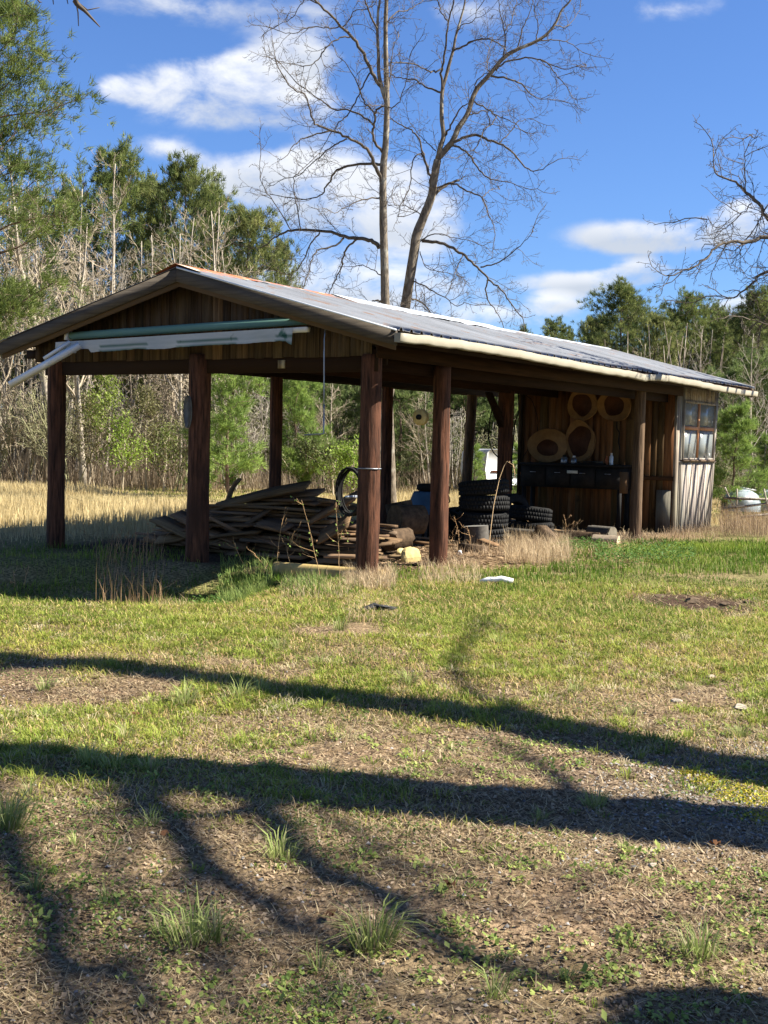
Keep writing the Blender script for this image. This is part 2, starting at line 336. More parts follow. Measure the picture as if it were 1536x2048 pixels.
def leafs(name, X, Y, zt, s, c, label, tilt=.5, cat='weeds', **kw):
    n = len(X); a = rng.uniform(0, 6.28, n); P = np.stack([X, Y, zt], -1)
    d1 = np.stack([np.cos(a), np.sin(a), rng.normal(.1, tilt, n)], -1) * s[:, None]; d2 = np.stack([-np.sin(a), np.cos(a), rng.normal(0, tilt, n)], -1) * (s * .55)[:, None]
    V = np.stack([P, P + d1 * .5 - d2, P + d1, P + d1 * .5 + d2], 1).reshape(-1, 3); i = np.arange(n)[:, None] * 4
    o = np_obj(name, V, [i + np.array([[0, 1, 2, 3]])], M['blade'], kw.get('parent'), np.repeat(c, 4, 0))
    return tag(o, label, cat if label else None, kind='stuff' if label else None)
def lerpc(a, b, t): return np.array(a)[None] * (1 - t)[:, None] + np.array(b)[None] * t[:, None]
def wedge(n, y0, y1, p=1.0, m=.55):
    t = rng.random(n); a, b = y0 ** (2 - p), y1 ** (2 - p); Y = (a + (b - a) * t) ** (1 / (2 - p))
    X = rng.uniform(-1, 1, n) * (.305 * Y + m); return X, Y
GREEN, LIME, DRY, STRAW, DARKG = (.105, .165, .025), (.36, .38, .075), (.40, .31, .14), (.58, .46, .22), (.05, .085, .022)
def gcol(x, y, seed, lush=0, dry=.3):
    n = len(x); a = vnoise(x, y, .9, seed); t = np.clip(a * 1.2 - .1 + rng.normal(0, .25, n) - lush * .5, 0, 1)
    c = lerpc(GREEN, LIME, t); isd = rng.random(n) < dry * (.4 + 1.2 * vnoise(x, y, 1.7, seed + 5))
    c[isd] = lerpc(DRY, STRAW, rng.random(isd.sum())); c *= rng.uniform(.75, 1.2, n)[:, None]
    return c
# short turf, near and middle
parts = []
X, Y = wedge(165000, 2.3, 15.5, .95)
g, st, fi, so_, n1, n2 = zone(X, Y)
keep = rng.random(len(X)) < np.clip(g * 1.05 + .04, 0, 1) * (1 - so_) * (1 - .9 * in_shed(X, Y))
X, Y, g = X[keep], Y[keep], g[keep]
c = gcol(X, Y, 21, lush=sstep(10, 13, Y) * .5, dry=.22)
c = c * np.array([1.0, 1.06, .9]); h = (.016 + .036 * g * rng.random(len(X)) ** 1.3) * (1 + .9 * sstep(9, 12.5, Y)) * (.5 + .9 * vnoise(X, Y, .5, 22))
wd = np.clip(.0022 + .00035 * Y, .003, .009)
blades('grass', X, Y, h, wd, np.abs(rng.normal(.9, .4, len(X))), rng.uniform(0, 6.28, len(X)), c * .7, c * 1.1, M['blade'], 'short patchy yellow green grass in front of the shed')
X, Y = wedge(210000, 5.2, 14.5, .8)
g, st, fi, so_, n1, n2 = zone(X, Y); keep = rng.random(len(X)) < np.clip(g * 1.3 - .15, 0, 1) * (1 - so_) * (1 - in_shed(X, Y)); X, Y, g = X[keep], Y[keep], g[keep]
c = gcol(X, Y, 29, lush=sstep(10.5, 13, Y) * .4, dry=.30); c[:, 0] *= 1.12
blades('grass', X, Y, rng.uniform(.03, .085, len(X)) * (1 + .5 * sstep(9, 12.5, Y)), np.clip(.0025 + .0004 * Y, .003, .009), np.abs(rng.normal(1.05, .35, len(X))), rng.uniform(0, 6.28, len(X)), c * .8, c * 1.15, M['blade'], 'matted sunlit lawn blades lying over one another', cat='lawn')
def clusters(n, y0, y1, p, k, hh, rad, seed, dry, thr, label, green=.0, lean0=.45):
    X, Y = wedge(n, y0, y1, p); g, st, fi, so_, n1, n2 = zone(X, Y); pt = vnoise(X, Y, .75, seed) * .6 + vnoise(X, Y, .28, seed + 1) * .4
    keep = (rng.random(n) < np.clip(g * 1.5 - .05, 0, 1) * (1 - so_) * (1 - in_shed(X, Y))) & (pt > thr - .12 * g); X, Y = X[keep], Y[keep]; m = len(X)
    isd = rng.random(m) < dry * (.5 + vnoise(X, Y, 1.4, seed + 2)); t = np.clip(rng.normal(.62 - green, .28, m), 0, 1); c = lerpc((.12, .20, .025), (.42, .47, .08), t); c[isd] = lerpc((.50, .42, .22), (.70, .60, .36), rng.random(isd.sum())); c *= rng.uniform(.8, 1.15, m)[:, None]
    hs = hh * rng.uniform(.5, 1.3, m); X, Y, c, hs, isd = (np.repeat(a, k, 0) for a in (X, Y, c, hs, isd)); q = len(X); an = rng.uniform(0, 6.28, q); rr = rng.random(q) ** .6; R_ = rad * hs / hh
    L_ = np.clip(lean0 + rr * .75 + isd * .35 + rng.normal(0, .15, q), .1, 1.5)
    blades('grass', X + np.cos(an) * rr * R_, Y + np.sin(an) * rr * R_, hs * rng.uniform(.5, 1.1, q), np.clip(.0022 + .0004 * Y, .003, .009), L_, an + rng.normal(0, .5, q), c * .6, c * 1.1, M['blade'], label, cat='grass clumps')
clusters(10500, 5.6, 14.5, .8, 26, .085, .055, 201, .16, .45, 'clumps of pale green turf scattered over the middle lawn')
clusters(3000, 2.4, 6.5, 1.0, 16, .038, .03, 211, .12, .50, 'small fresh grass clumps on the bare foreground soil', .25)
# small rosettes of weeds near the camera
X, Y = wedge(2700, 2.3, 7.5, 1.1); keep = vnoise(X, Y, .42, 221) * .65 + vnoise(X, Y, .16, 222) * .35 > .52; X, Y = X[keep], Y[keep]; m = len(X); c = lerpc((.13, .20, .04), (.40, .44, .12), rng.random(m)); sz = rng.uniform(.007, .017, m); X, Y, c, sz = (np.repeat(a, 13, 0) for a in (X, Y, c, sz)); q = len(X)
X = X + rng.normal(0, 1, q) * sz * 1.4; Y = Y + rng.normal(0, 1, q) * sz * 1.4
leafs('weed_rosettes', X, Y, gz(X, Y) + rng.uniform(.004, .022, q), sz * rng.uniform(.7, 1.3, q), c, 'small green weed rosettes on the foreground soil', tilt=.55)
# dead straw lying flat
X, Y = wedge(185000, 2.2, 14.5, .9)
k = rng.random(len(X)) < (.25 + .75 * sstep(.35, .65, vnoise(X, Y, .7, 33))) * (1 - .85 * in_shed(X, Y)) * (1 - .9 * np.clip(zone(X, Y)[3], 0, 1)); X, Y = X[k], Y[k]
c = lerpc((.24, .165, .09), (.66, .53, .31), rng.random(len(X)) ** 1.2) * rng.uniform(.6, 1.15, len(X))[:, None]
blades('dry_grass', X, Y, rng.uniform(.015, .06, len(X)) * (1 + .06 * Y), np.clip(.0019 + .0004 * Y, .0026, .008), rng.normal(1.40, .2, len(X)), rng.uniform(0, 6.28, len(X)), c, c, M['blade'], 'dead straw and clippings lying flat between the grass', z0=gz(X, Y) + .004, curve=.05, cat='dead grass')
# crumbs of leaf litter: small curled flakes
X, Y = wedge(110000, 2.2, 9.5, 1.1)
k = rng.random(len(X)) < (.35 + .65 * sstep(.3, .7, vnoise(X, Y, .5, 35))); X, Y = X[k], Y[k]; n = len(X)
cc = lerpc((.12, .08, .05), (.56, .42, .27), rng.random(n) ** 1.3)
s = rng.uniform(.003, .0105, n) * (1 + .05 * Y); a = rng.uniform(0, 6.28, n); z = gz(X, Y) + .003
P = np.stack([X, Y, z], -1); d1 = np.stack([np.cos(a), np.sin(a), rng.normal(0, .45, n)], -1) * s[:, None]; d2 = np.stack([-np.sin(a), np.cos(a), rng.normal(0, .45, n)], -1) * (s * rng.uniform(.3, .9, n))[:, None]
V = np.stack([P - d1, P - d2 + [0, 0, .002], P + d1, P + d2 + [0, 0, .004]], 1).reshape(-1, 3)
i = np.arange(n)[:, None] * 4
tag(np_obj('leaf_litter', V, [i + np.array([[0, 1, 2]]), i + np.array([[0, 2, 3]])], M['blade'], None, np.repeat(cc, 4, 0)), 'brown crumbs of leaf litter on the bare soil', 'leaf litter', kind='stuff')
# small broad leaves (clover, plantain)
X, Y = wedge(90000, 2.2, 13.5, 1.15)
k = rng.random(len(X)) < sstep(.55, .75, vnoise(X, Y, .55, 51) + .12 * (vnoise(X, Y, .12, 52) - .5)) * (1 - in_shed(X, Y)); X, Y = X[k], Y[k]
c = lerpc((.07, .125, .03), (.17, .23, .05), rng.random(len(X)))
leafs('clover', X, Y, gz(X, Y) + rng.uniform(.004, .03, len(X)), rng.uniform(.006, .014, len(X)), c, 'low clover and small weeds in the lawn')
# gravel
X, Y = wedge(60000, 3.0, 9, 1.0)
k = rng.random(len(X)) < np.clip(sstep(.5, 1.9, X - .25 * (Y - 5.6)) * sstep(4.5, 5.4, Y) * sstep(7.8, 6.2, Y) + .03, 0, 1); X, Y = X[k], Y[k]; n = len(X)
s = rng.uniform(.0025, .0095, n) * rng.choice([1, 1, 1, 1.6], n); base = np.array([[1, 0, 0], [0, 1, 0], [-1, 0, 0], [0, -1, 0], [0, 0, .7], [0, 0, -.5]], float)
V = (base[None] * rng.uniform(.6, 1.3, (n, 6, 1)) * s[:, None, None]); a = rng.uniform(0, 6.28, n); ca, sa = np.cos(a)[:, None], np.sin(a)[:, None]
V = np.stack([V[..., 0] * ca - V[..., 1] * sa * .7, V[..., 0] * sa + V[..., 1] * ca * .7, V[..., 2]], -1) + np.stack([X, Y, gz(X, Y) + .003], -1)[:, None]
i = np.arange(n)[:, None, None] * 6; F = np.array([[0, 1, 4], [1, 2, 4], [2, 3, 4], [3, 0, 4]])
tag(np_obj('gravel', V.reshape(-1, 3), [(i + F[None]).reshape(-1, 3)], M['gravel'], None, np.repeat(lerpc((.14, .13, .12), (.42, .39, .35), rng.random(n) ** 1.8), 6, 0)), 'grey gravel showing through the lawn at the right', 'gravel', kind='stuff')
# yellow moss on the gravel
mm = [(1425, 1560, .10), (1500, 1572, .12), (1520, 1600, .14), (1375, 1545, .05), (1465, 1590, .08), (1535, 1635, .1)]
px = []; py = []
for (a_, b_, r_) in mm:
    p = G(a_, b_); n = int(9000 * r_); px.append(p[0] + rng.normal(0, r_ * .55, n)); py.append(p[1] + rng.normal(0, r_ * .55, n))
X, Y = np.concatenate(px), np.concatenate(py); leafs('moss', X, Y, gz(X, Y) + .004, rng.uniform(.005, .011, len(X)), lerpc((.38, .34, .03), (.62, .54, .07), rng.random(len(X))), 'yellow green moss cushions on the gravel', cat='moss')
# long tufts in the lawn
TU = [(70, 1780, .09, 40), (210, 1800, .07, 30), (330, 1870, .13, 40), (1130, 1960, .08, 30), (1250, 1700, .07, 30), (900, 1770, .08, 30), (640, 1940, .1, 40), (150, 1690, .08, 30), (560, 1715, .17, 70), (600, 1655, .07, 30), (385, 1885, .2, 80), (430, 1880, .16, 60), (745, 1890, .22, 130), (990, 1990, .12, 35), (1400, 1915, .17, 90), (12, 1660, .22, 160), (300, 1650, .10, 40), (1190, 1615, .14, 90), (1480, 1475, .13, 80), (300, 1545, .14, 90), (90, 1380, .14, 60),
      (370, 1405, .2, 120), (480, 1395, .17, 70), (640, 1330, .13, 50), (820, 1370, .16, 80), (180, 1530, .16, 70), (230, 1540, .15, 60), (520, 1385, .16, 60), (1150, 1385, .13, 60), (1260, 1430, .11, 50), (680, 1260, .18, 70), (560, 1300, .14, 60), (90, 1440, .12, 60), (1000, 1290, .15, 60), (1360, 1380, .11, 50),
      (250, 1480, .13, 50), (930, 1330, .12, 50), (1080, 1640, .09, 40), (60, 1590, .1, 40)]
bx, by, bh, bl, ba, bc = [], [], [], [], [], []
for (a_, b_, h_, n) in TU:
    p = G(a_, b_); an = rng.uniform(0, 6.28, n); r_ = rng.random(n) ** .7 * h_ * .32
    bx.append(p[0] + np.cos(an) * r_); by.append(p[1] + np.sin(an) * r_); ba.append(an + rng.normal(0, .4, n)); bh.append(h_ * rng.uniform(.45, 1.1, n)); bl.append(np.clip(.4 + r_ / h_ * 2.2 + rng.normal(0, .15, n), .1, 1.35))
    c = lerpc((.20, .27, .06), (.48, .52, .18), rng.random(n)); dd = rng.random(n) < .15; c[dd] = (.5, .43, .24); bc.append(c)
c = np.concatenate(bc); bh = np.concatenate(bh)
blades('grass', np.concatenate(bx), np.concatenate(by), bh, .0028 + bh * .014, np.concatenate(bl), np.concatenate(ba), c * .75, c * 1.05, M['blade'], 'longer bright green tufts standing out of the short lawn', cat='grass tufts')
# lush strip close to the shed
def pxband(n, poly):
    """random ground points under screen quads [(x0,x1,y0,y1,weight)]"""
    w_ = np.array([b[4] for b in poly], float); w_ /= w_.sum(); ch = rng.choice(len(poly), n, p=w_); out = np.empty((n, 2))
    for i_ in range(n):
        b = poly[ch[i_]]; p = G(rng.uniform(b[0], b[1]), rng.uniform(b[2], b[3])); out[i_] = p[:2]
    return out[:, 0], out[:, 1]
X, Y = pxband(30000, [(400, 560, 1140, 1185, 1.6), (560, 720, 1160, 1200, 1), (780, 1100, 1140, 1200, 2.0), (1100, 1536, 1085, 1150, 3.2), (1250, 1536, 1080, 1110, 1.6), (0, 400, 1090, 1200, 1.8), (880, 1250, 1150, 1240, 1.2), (1300, 1560, 1085, 1130, 1)])
c = gcol(X, Y, 77, lush=.55, dry=.10) * np.array([.95, 1.12, .8])
h = rng.uniform(.04, .13, len(X)) * (.45 + .9 * vnoise(X, Y, .5, 23))
blades('grass', X, Y, h, np.full(len(X), .008), np.abs(rng.normal(.35, .28, len(X))), rng.uniform(0, 6.28, len(X)), c * .7, c * 1.15, M['blade'], 'lush green grass growing along the edge of the shed', cat='lush grass')
X, Y = pxband(1500, [(440, 545, 1130, 1175, 1.5), (565, 650, 1165, 1190, .6)]); c = lerpc((.12, .19, .04), (.34, .40, .12), rng.random(len(X)))
blades('grass', X, Y, rng.uniform(.12, .28, len(X)), np.full(len(X), .008), np.abs(rng.normal(.55, .3, len(X))), rng.uniform(0, 6.28, len(X)), c * .7, c * 1.1, M['blade'], 'tall green grass clump in front of the lumber pile', cat='tall grass')
X, Y = pxband(5000, [(1190, 1390, 1095, 1130, 2), (1120, 1210, 1085, 1105, 1), (380, 460, 1150, 1190, .5)])
leafs('broadleaf_weeds', X, Y, gz(X, Y) + rng.uniform(.02, .13, len(X)), rng.uniform(.015, .035, len(X)), lerpc((.045, .10, .02), (.13, .22, .05), rng.random(len(X))), 'low broad leaved green weeds beside the shed', tilt=.4)
# dry tangled straw at the shed edge and around the posts
def straw(px0, px1, y0, y1, n, h0, h1, label, lean=.7, col=((.36, .25, .14), (.66, .52, .32))):
    X, Y = pxband(n, [(px0, px1, y0, y1, 1)]); c = lerpc(col[0], col[1], rng.random(n))
    blades('dry_grass', X, Y, rng.uniform(h0, h1, n), np.full(n, .0055), np.abs(rng.normal(lean, .4, n)), rng.uniform(0, 6.28, n), c, c, M['blade'], label, cat='dead grass')
straw(690, 790, 1150, 1185, 2200, .06, .26, 'dry straw around the foot of the front corner post')
straw(840, 960, 1125, 1175, 1100, .06, .24, 'dry straw around the foot of the second side post')
straw(1010, 1140, 1085, 1130, 2600, .1, .40, 'tangled heap of pale dead grass at the shed edge')
straw(880, 1010, 1088, 1115, 900, .05, .22, 'dry weeds along the front of the tyres', .8, ((.28, .18, .10), (.56, .42, .26)))
straw(1140, 1260, 1080, 1105, 700, .05, .2, 'dry straw around the bleached log', .9)
straw(560, 700, 1165, 1205, 1100, .05, .2, 'dead grass in front of the lumber pile', .9)
straw(690, 800, 1185, 1245, 1600, .04, .15, 'flattened dead grass around the dark scrap', 1.2)
straw(190, 330, 1110, 1160, 230, .2, .62, 'tall dry stems in the shade beside the left corner post', .22, ((.30, .19, .10), (.5, .33, .18)))
straw(1150, 1330, 1068, 1092, 900, .05, .25, 'dry litter along the shed wall', 1.0)
straw(300, 380, 1150, 1195, 500, .05, .25, 'pale straw at the edge of the shade', .8)
straw(1330, 1440, 1055, 1078, 900, .05, .3, 'brown dead weeds against the foot of the window wall', .8, ((.22, .15, .09), (.45, .33, .2)))
straw(1440, 1545, 1010, 1075, 3000, .15, .6, 'brown dead brush beside the window wall', .5, ((.20, .13, .08), (.45, .33, .2)))
# wood chips and dirt under the roof
X, Y = pxband(6000, [(760, 1260, 1080, 1140, 3), (820, 1140, 1085, 1115, 2)]); n = len(X)
a = rng.uniform(0, 6.28, n); s = rng.uniform(.012, .04, n); P = np.stack([X, Y, gz(X, Y) + .012], -1)
d1 = np.stack([np.cos(a), np.sin(a), rng.normal(0, .2, n)], -1) * s[:, None]; d2 = np.stack([-np.sin(a), np.cos(a), rng.normal(0, .4, n)], -1) * (s * .35)[:, None]
V = np.stack([P - d1 - d2, P + d1 - d2, P + d1 + d2, P - d1 + d2], 1).reshape(-1, 3); i = np.arange(n)[:, None] * 4
tag(np_obj('wood_chips', V, [i + np.array([[0, 1, 2, 3]])], M['blade'], None, np.repeat(lerpc((.16, .10, .055), (.48, .34, .20), rng.random(n)), 4, 0)), 'pale wood chips and bark on the dirt floor', 'wood chips', kind='stuff')
# field of tall tan grass behind
n = 190000; X, Y = wedge(n, 15.5, 50, .7, 3)
g, st, fi, so_, n1, n2 = zone(X, Y); k = rng.random(n) < fi * (1 - in_shed(X, Y)); X, Y = X[k], Y[k]; n = len(X)
pz = vnoise(X, Y, 4.5, 91); c = lerpc((.46, .36, .17), (.70, .57, .31), rng.random(n)); gr = rng.random(n) < sstep(.4, .68, pz) * .75; c[gr] = lerpc(GREEN, LIME, rng.random(gr.sum()))
sh_ = .13 + .26 * sstep(.5, .3, pz) * sstep(18, 24, Y)
blades('field', X, Y, rng.uniform(.3, 1, n) * sh_ * (1 - .45 * gr), .004 + Y * .00035, np.abs(rng.normal(.18, .16, n)), rng.uniform(0, 6.28, n), c * .85, c, M['blade'], 'meadow of tall tan winter grass behind the shed', cat='meadow')
X, Y = wedge(26000, 44, 54, .5, 8); n = len(X); c = lerpc((.20, .15, .10), (.40, .32, .22), rng.random(n))
blades('undergrowth', X, Y, rng.uniform(.3, 1.5, n), np.full(n, .02), np.abs(rng.normal(.35, .3, n)), rng.uniform(0, 6.28, n), c, c, M['blade'], 'brown brushy undergrowth along the foot of the woods', cat='undergrowth')
# ------------------------------------------------------------------ the open shed
def b(u, v, z): return np.array([-u, v, z], float)
def zr(u): return ZR - (ZR - ZE) * abs(u - CU) / HA
def tint(lo=.75, hi=1.2, hue=.06):
    t = rng.uniform(lo, hi); return np.array([t * (1 + rng.uniform(-hue, hue)), t, t * (1 + rng.uniform(-hue, hue))])
shed = empty('open_shed', tuple(O0), -TH, label='long open sided pole shed with tin roof and a boarded end room', cat='shed')
def post(u, v, z0, z1, r, m_='post', lab=None, du=0, dv=0, wob=.05):
    mb = MB(); zs = np.linspace(z0, z1, 40); th = np.arange(24) * 2 * np.pi / 24
    prof = 1 + rng.normal(0, wob * .5, 24); prof = (prof + np.roll(prof, 1)) / 2; prof[rng.integers(0, 24)] -= .08; prof[rng.integers(0, 24)] -= .06
    V = []
    for z in zs:
        t = (z - z0) / (z1 - z0); rr = r * (1.04 - .08 * t) * (1 + (prof - 1) * .45) * (1 + wob * 2.2 * (vnoise(np.cos(th) * 2.2 + u * 7 + v, np.sin(th) * 2.2 + z * 1.3, .6, 5) - .5) + wob * 1.2 * (vnoise(th * 3 + u, np.full(24, z * 5.0), .7, 6) - .5)) * (1 + .03 * math.sin(z * 2.3 + u * 3))
        V += [[-(u + du * t) + rr[i_] * math.cos(th[i_]), v + dv * t + rr[i_] * math.sin(th[i_]), z] for i_ in range(24)]
    i = np.arange(39)[:, None] * 24; j = np.arange(24)[None]; j2 = (j + 1) % 24
    mb.add(V, [np.stack([i + j, i + j2, i + 24 + j2, i + 24 + j], -1).reshape(-1, 4), (39 * 24 + np.arange(24))[None]])
    o = mb.build('post', M[m_], shed, True)
    if lab: o['label'] = lab
    return o
post(5.14, 0, -.4, 2.75, .123, lab='left corner post of the gable end')
post(2.57, 0, -.3, 2.66, .142, lab='middle post of the gable end')
p3 = post(0, .06, -.2, 2.62, .131, lab='right corner post of the gable end, lit red brown below')
post(0, 1.76, -.2, 2.60, .117, lab='second post of the right side')
post(0, 8.83, -.2, 2.62, .098, 'greypost', 'rough bark stripped post in front of the partition', du=-.02, wob=.07)
post(5.14, 5.07, -.3, 2.72, .108); post(5.14, 8.7, -.3, 2.72, .112); post(5.05, 11.8, -.3, 2.8, .112, 'greypost', 'leaning sunlit post at the back', dv=.32, du=.03)
post(2.57, 8.75, -.2, 2.6, .15)
# roof tin, both slopes as one ribbed sheet each
def slope(sign):  # ribbed tin
    us = np.linspace(0, HA, 16); P_ = .229; vs = []; hs = []
    v = -OV
    while v < LEN:
        for dv, h in ((0, 0), (.070, 0), (.088, .032), (.122, .032), (.141, 0), (.17, 0), (.183, .007), (.195, 0)):
            if v + dv < LEN: vs.append(v + dv); hs.append(h)
        v += P_
    vs, hs = np.array(vs), np.array(hs); n, k = len(vs), len(us)
    VV, UU = np.meshgrid(vs, us); H = np.broadcast_to(hs, VV.shape)
    sag = .018 * (vnoise(VV, UU, 1.9, 61) - .5) + .012 * (vnoise(VV * 4, UU * .3, 1.0, 62) - .5) - .02 * np.sin((VV + OV) / (LEN + OV) * 3.14) 
    zz = ZR - (ZR - ZE) * UU / HA + H + sag + .018
    V = np.stack([-(CU - sign * UU), VV, zz], -1).reshape(-1, 3)
    V[:, 0] += 0
    idx = np.arange(k * n).reshape(k, n); q = np.stack([idx[:-1, :-1], idx[:-1, 1:], idx[1:, 1:], idx[1:, :-1]], -1).reshape(-1, 4)
    if sign > 0: q = q[:, ::-1]
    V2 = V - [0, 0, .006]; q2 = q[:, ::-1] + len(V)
    e = [np.stack([r_[:-1], r_[1:], r_[1:] + len(V), r_[:-1] + len(V)], -1) for r_ in (idx[-1], idx[:, 0], idx[:, -1])]
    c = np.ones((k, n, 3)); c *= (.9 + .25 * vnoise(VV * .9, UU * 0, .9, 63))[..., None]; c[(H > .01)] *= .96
    c = np.concatenate([c.reshape(-1, 3), c.reshape(-1, 3) * [.16, .13, .11]])  # lower faces tinted near black: painted shade under the roof
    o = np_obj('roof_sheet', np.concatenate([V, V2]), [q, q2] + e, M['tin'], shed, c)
    return o
slope(1); slope(-1)
def capseg(v0, v1, mt, lab, lift=.04, wd=.26):
    mb = MB(); n = max(2, int((v1 - v0) / .25)); vs = np.linspace(v0, v1, n)
    rows = []
    for v in vs:
        j = rng.normal(0, .006, 5); s_ = -.02 * math.sin((v + OV) / (LEN + OV) * 3.14)
        rows.append([b(CU + du, v, ZR + s_ + lift + .012 - abs(du) * .30 + j[i_] * (abs(du) > .1)) for i_, du in enumerate((-wd, -.13, 0, .13, wd))])
    rows = np.array(rows); idx = np.arange(n * 5).reshape(n, 5); q = np.stack([idx[:-1, :-1], idx[:-1, 1:], idx[1:, 1:], idx[1:, :-1]], -1).reshape(-1, 4)
    V = rows.reshape(-1, 3); mb.add(np.concatenate([V, V - [0, 0, .004]]), [q, q[:, ::-1] + len(V)]); o = mb.build('ridge_cap', mt, shed); o['label'] = lab
capseg(-OV - .02, 3.0, M['rust'], 'rusty red front stretch of the ridge cap', .045, .34)
capseg(2.95, 8.0, M['cap'], 'pale shiny stretch of the ridge cap', .06, .55); capseg(7.9, LEN + .02, M['cap'], None or 'far pale stretch of the ridge cap', .04, .30)
# rake fascia boards
def rake(u0, u1, v, hgt, th_, mt, lab, drop=.0, name='fascia_board'):
    mb = MB(); za, zb = zr(u0) - drop, zr(u1) - drop
    P_ = [b(u0, v, za - hgt), b(u1, v, zb - hgt), b(u1, v + th_, zb - hgt), b(u0, v + th_, za - hgt), b(u0, v, za), b(u1, v, zb), b(u1, v + th_, zb), b(u0, v + th_, za)]
    mb.hexa(P_); o = mb.build(name, mt, shed); 
    if lab: o['label'] = lab
rake(CU - HA + .01, CU - .002, -OV + .01, .165, .038, M['fascia'], 'grey weathered fascia board of the right roof slope')
rake(CU + .002, CU + HA - .01, -OV + .013, .165, .038, M['fascia'], 'grey weathered fascia board of the left roof slope')
rake(CU - HA + .05, CU, -OV + .06, .21, .03, M['hboard'], None, .01); rake(CU, CU + HA - .05, -OV + .06, .21, .03, M['hboard'], None, .01)
rake(CU - HA + .05, CU, LEN - .05, .18, .04, M['hboard'], None); rake(CU, CU + HA - .05, LEN - .05, .18, .04, M['hboard'], None)
rake(CU - HA, CU - .02, -OV - .012, .022, .02, M['cap'], None, -.022, 'rake_flashing')
# gable boards
mb = MB(); u = -.06
while u < 5.5:
    wd_ = rng.uniform(.10, .19); u1 = min(u + wd_, 5.52); um = (u + u1) / 2; j = rng.uniform(-.008, .008)
    c = tint(.55, 1.15, .05)
    if abs(um - 2.33) < .09: c = np.array([1.9, 1.75, 1.5])
    za, zb = zr(u + .003) - .07, zr(u1 - .003) - .07; v0, v1 = -.052 + j, -.03 + j; zl = 2.60 + rng.uniform(-.008, .006)
    mb.hexa([b(u + .003, v0, zl), b(u1 - .003, v0, zl), b(u1 - .003, v1, zl), b(u + .003, v1, zl), b(u + .003, v0, za), b(u1 - .003, v0, zb), b(u1 - .003, v1, zb), b(u + .003, v1, za)], c); u = u1
mb.build('gable_boards', M['board'], shed)
def bx(name, u0, u1, v0, v1, z0, z1, m_, lab=None, parent=None, col=(1, 1, 1)):
    mb = MB(); mb.box(((-(u0 + u1)) / 2, (v0 + v1) / 2, (z0 + z1) / 2), (abs(u1 - u0), v1 - v0, z1 - z0), col=col); o = mb.build(name, M[m_] if isinstance(m_, str) else m_, parent or shed)
    if lab: o['label'] = lab
    return o
bx('header_beam', -.12, 5.35, -.022, .045, 2.42, 2.68, 'hboard', col=(.28, .22, .18)); bx('header_beam', -.05, 5.3, .30, .34, 2.52, 2.74, 'hboard', col=(.2, .16, .14))  # beam tints darkened, under-roof shade put into their colour
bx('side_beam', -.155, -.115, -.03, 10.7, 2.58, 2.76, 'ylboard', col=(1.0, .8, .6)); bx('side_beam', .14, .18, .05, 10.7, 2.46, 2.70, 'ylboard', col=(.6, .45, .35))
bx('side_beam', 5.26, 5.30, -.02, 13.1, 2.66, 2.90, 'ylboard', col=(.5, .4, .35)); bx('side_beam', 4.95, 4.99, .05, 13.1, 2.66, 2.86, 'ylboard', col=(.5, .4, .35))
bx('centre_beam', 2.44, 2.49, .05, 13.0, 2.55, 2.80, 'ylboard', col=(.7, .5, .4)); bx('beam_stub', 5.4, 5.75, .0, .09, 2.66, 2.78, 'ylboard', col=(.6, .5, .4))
for k in range(23):
    v = -.30 + k * .61
    if v > LEN - .1: break
    for s in (-1, 1):
        mb = MB(); ue = CU + s * (HA - .06); za, zb = zr(CU) - .055, zr(ue) - .03; th_ = .042; hh = .13
        mb.hexa([b(CU + s * .02, v, za - hh), b(ue, v, zb - hh * .8), b(ue, v + th_, zb - hh * .8), b(CU + s * .02, v + th_, za - hh), b(CU + s * .02, v, za), b(ue, v, zb), b(ue, v + th_, zb), b(CU + s * .02, v + th_, za)], tint(.22, .35)); mb.build('rafter', M['hboard'], shed)  # rafter tint cut low to paint in the shade under the tin
for du in (-3.1, -2.3, -1.5, -.7, .7, 1.5, 2.3, 3.1):
    u = CU + du; bx('purlin', u - .045, u + .045, -OV + .1, LEN - .06, zr(u) - .048, zr(u) - .018, 'ylboard', col=(.5, .42, .36))  # purlins tinted dark as well, shade painted in
mb = MB(); mb.hexa([b(2.54, 8.0, 2.54), b(2.54, 8.12, 2.54), b(2.54, 8.72, 1.98), b(2.54, 8.66, 1.86), b(2.64, 8.0, 2.54), b(2.64, 8.12, 2.54), b(2.64, 8.72, 1.98), b(2.64, 8.66, 1.86)], (.6, .5, .4)); mb.build('knee_brace', M['ylboard'], shed)
# gutter along the right eave
mb = MB(); vs = np.arange(-OV - .02, LEN + .12, .16); ue = CU - HA
prof = [(.012, -.02), (.012, -.118), (-.058, -.124), (-.064, -.10), (-.072, -.018), (-.066, -.016), (-.057, -.098), (-.05, -.116), (.004, -.110), (.004, -.02)]
rows = []
bend = lambda v: .012 * math.sin(v * .9) + .018 * math.sin(v * .37 + 1) - (.05 * math.exp(-((v - 7.2) / .5) ** 2)) * .5 + (.03 if v > 7.3 else 0) * .6 - .02 * max(0, v - 9) / 4
for v in vs:
    dz = bend(v) + rng.normal(0, .0035); tw = .10 * math.sin(v * 1.3) * .3 + rng.normal(0, .02)
    rows.append([b(ue + a_ * (1 + tw) - .004, v, ZE + z_ * (1 + rng.normal(0, .01)) - .012 + dz - a_ * tw) for a_, z_ in prof])
rows = np.array(rows); n, k = rows.shape[:2]; idx = np.arange(n * k).reshape(n, k); idn = np.roll(idx, -1, 1)
q = np.stack([idx[:-1], idn[:-1], idn[1:], idx[1:]], -1).reshape(-1, 4)
mb.add(rows.reshape(-1, 3), [q, idx[0][None, ::-1], idx[-1][None]])
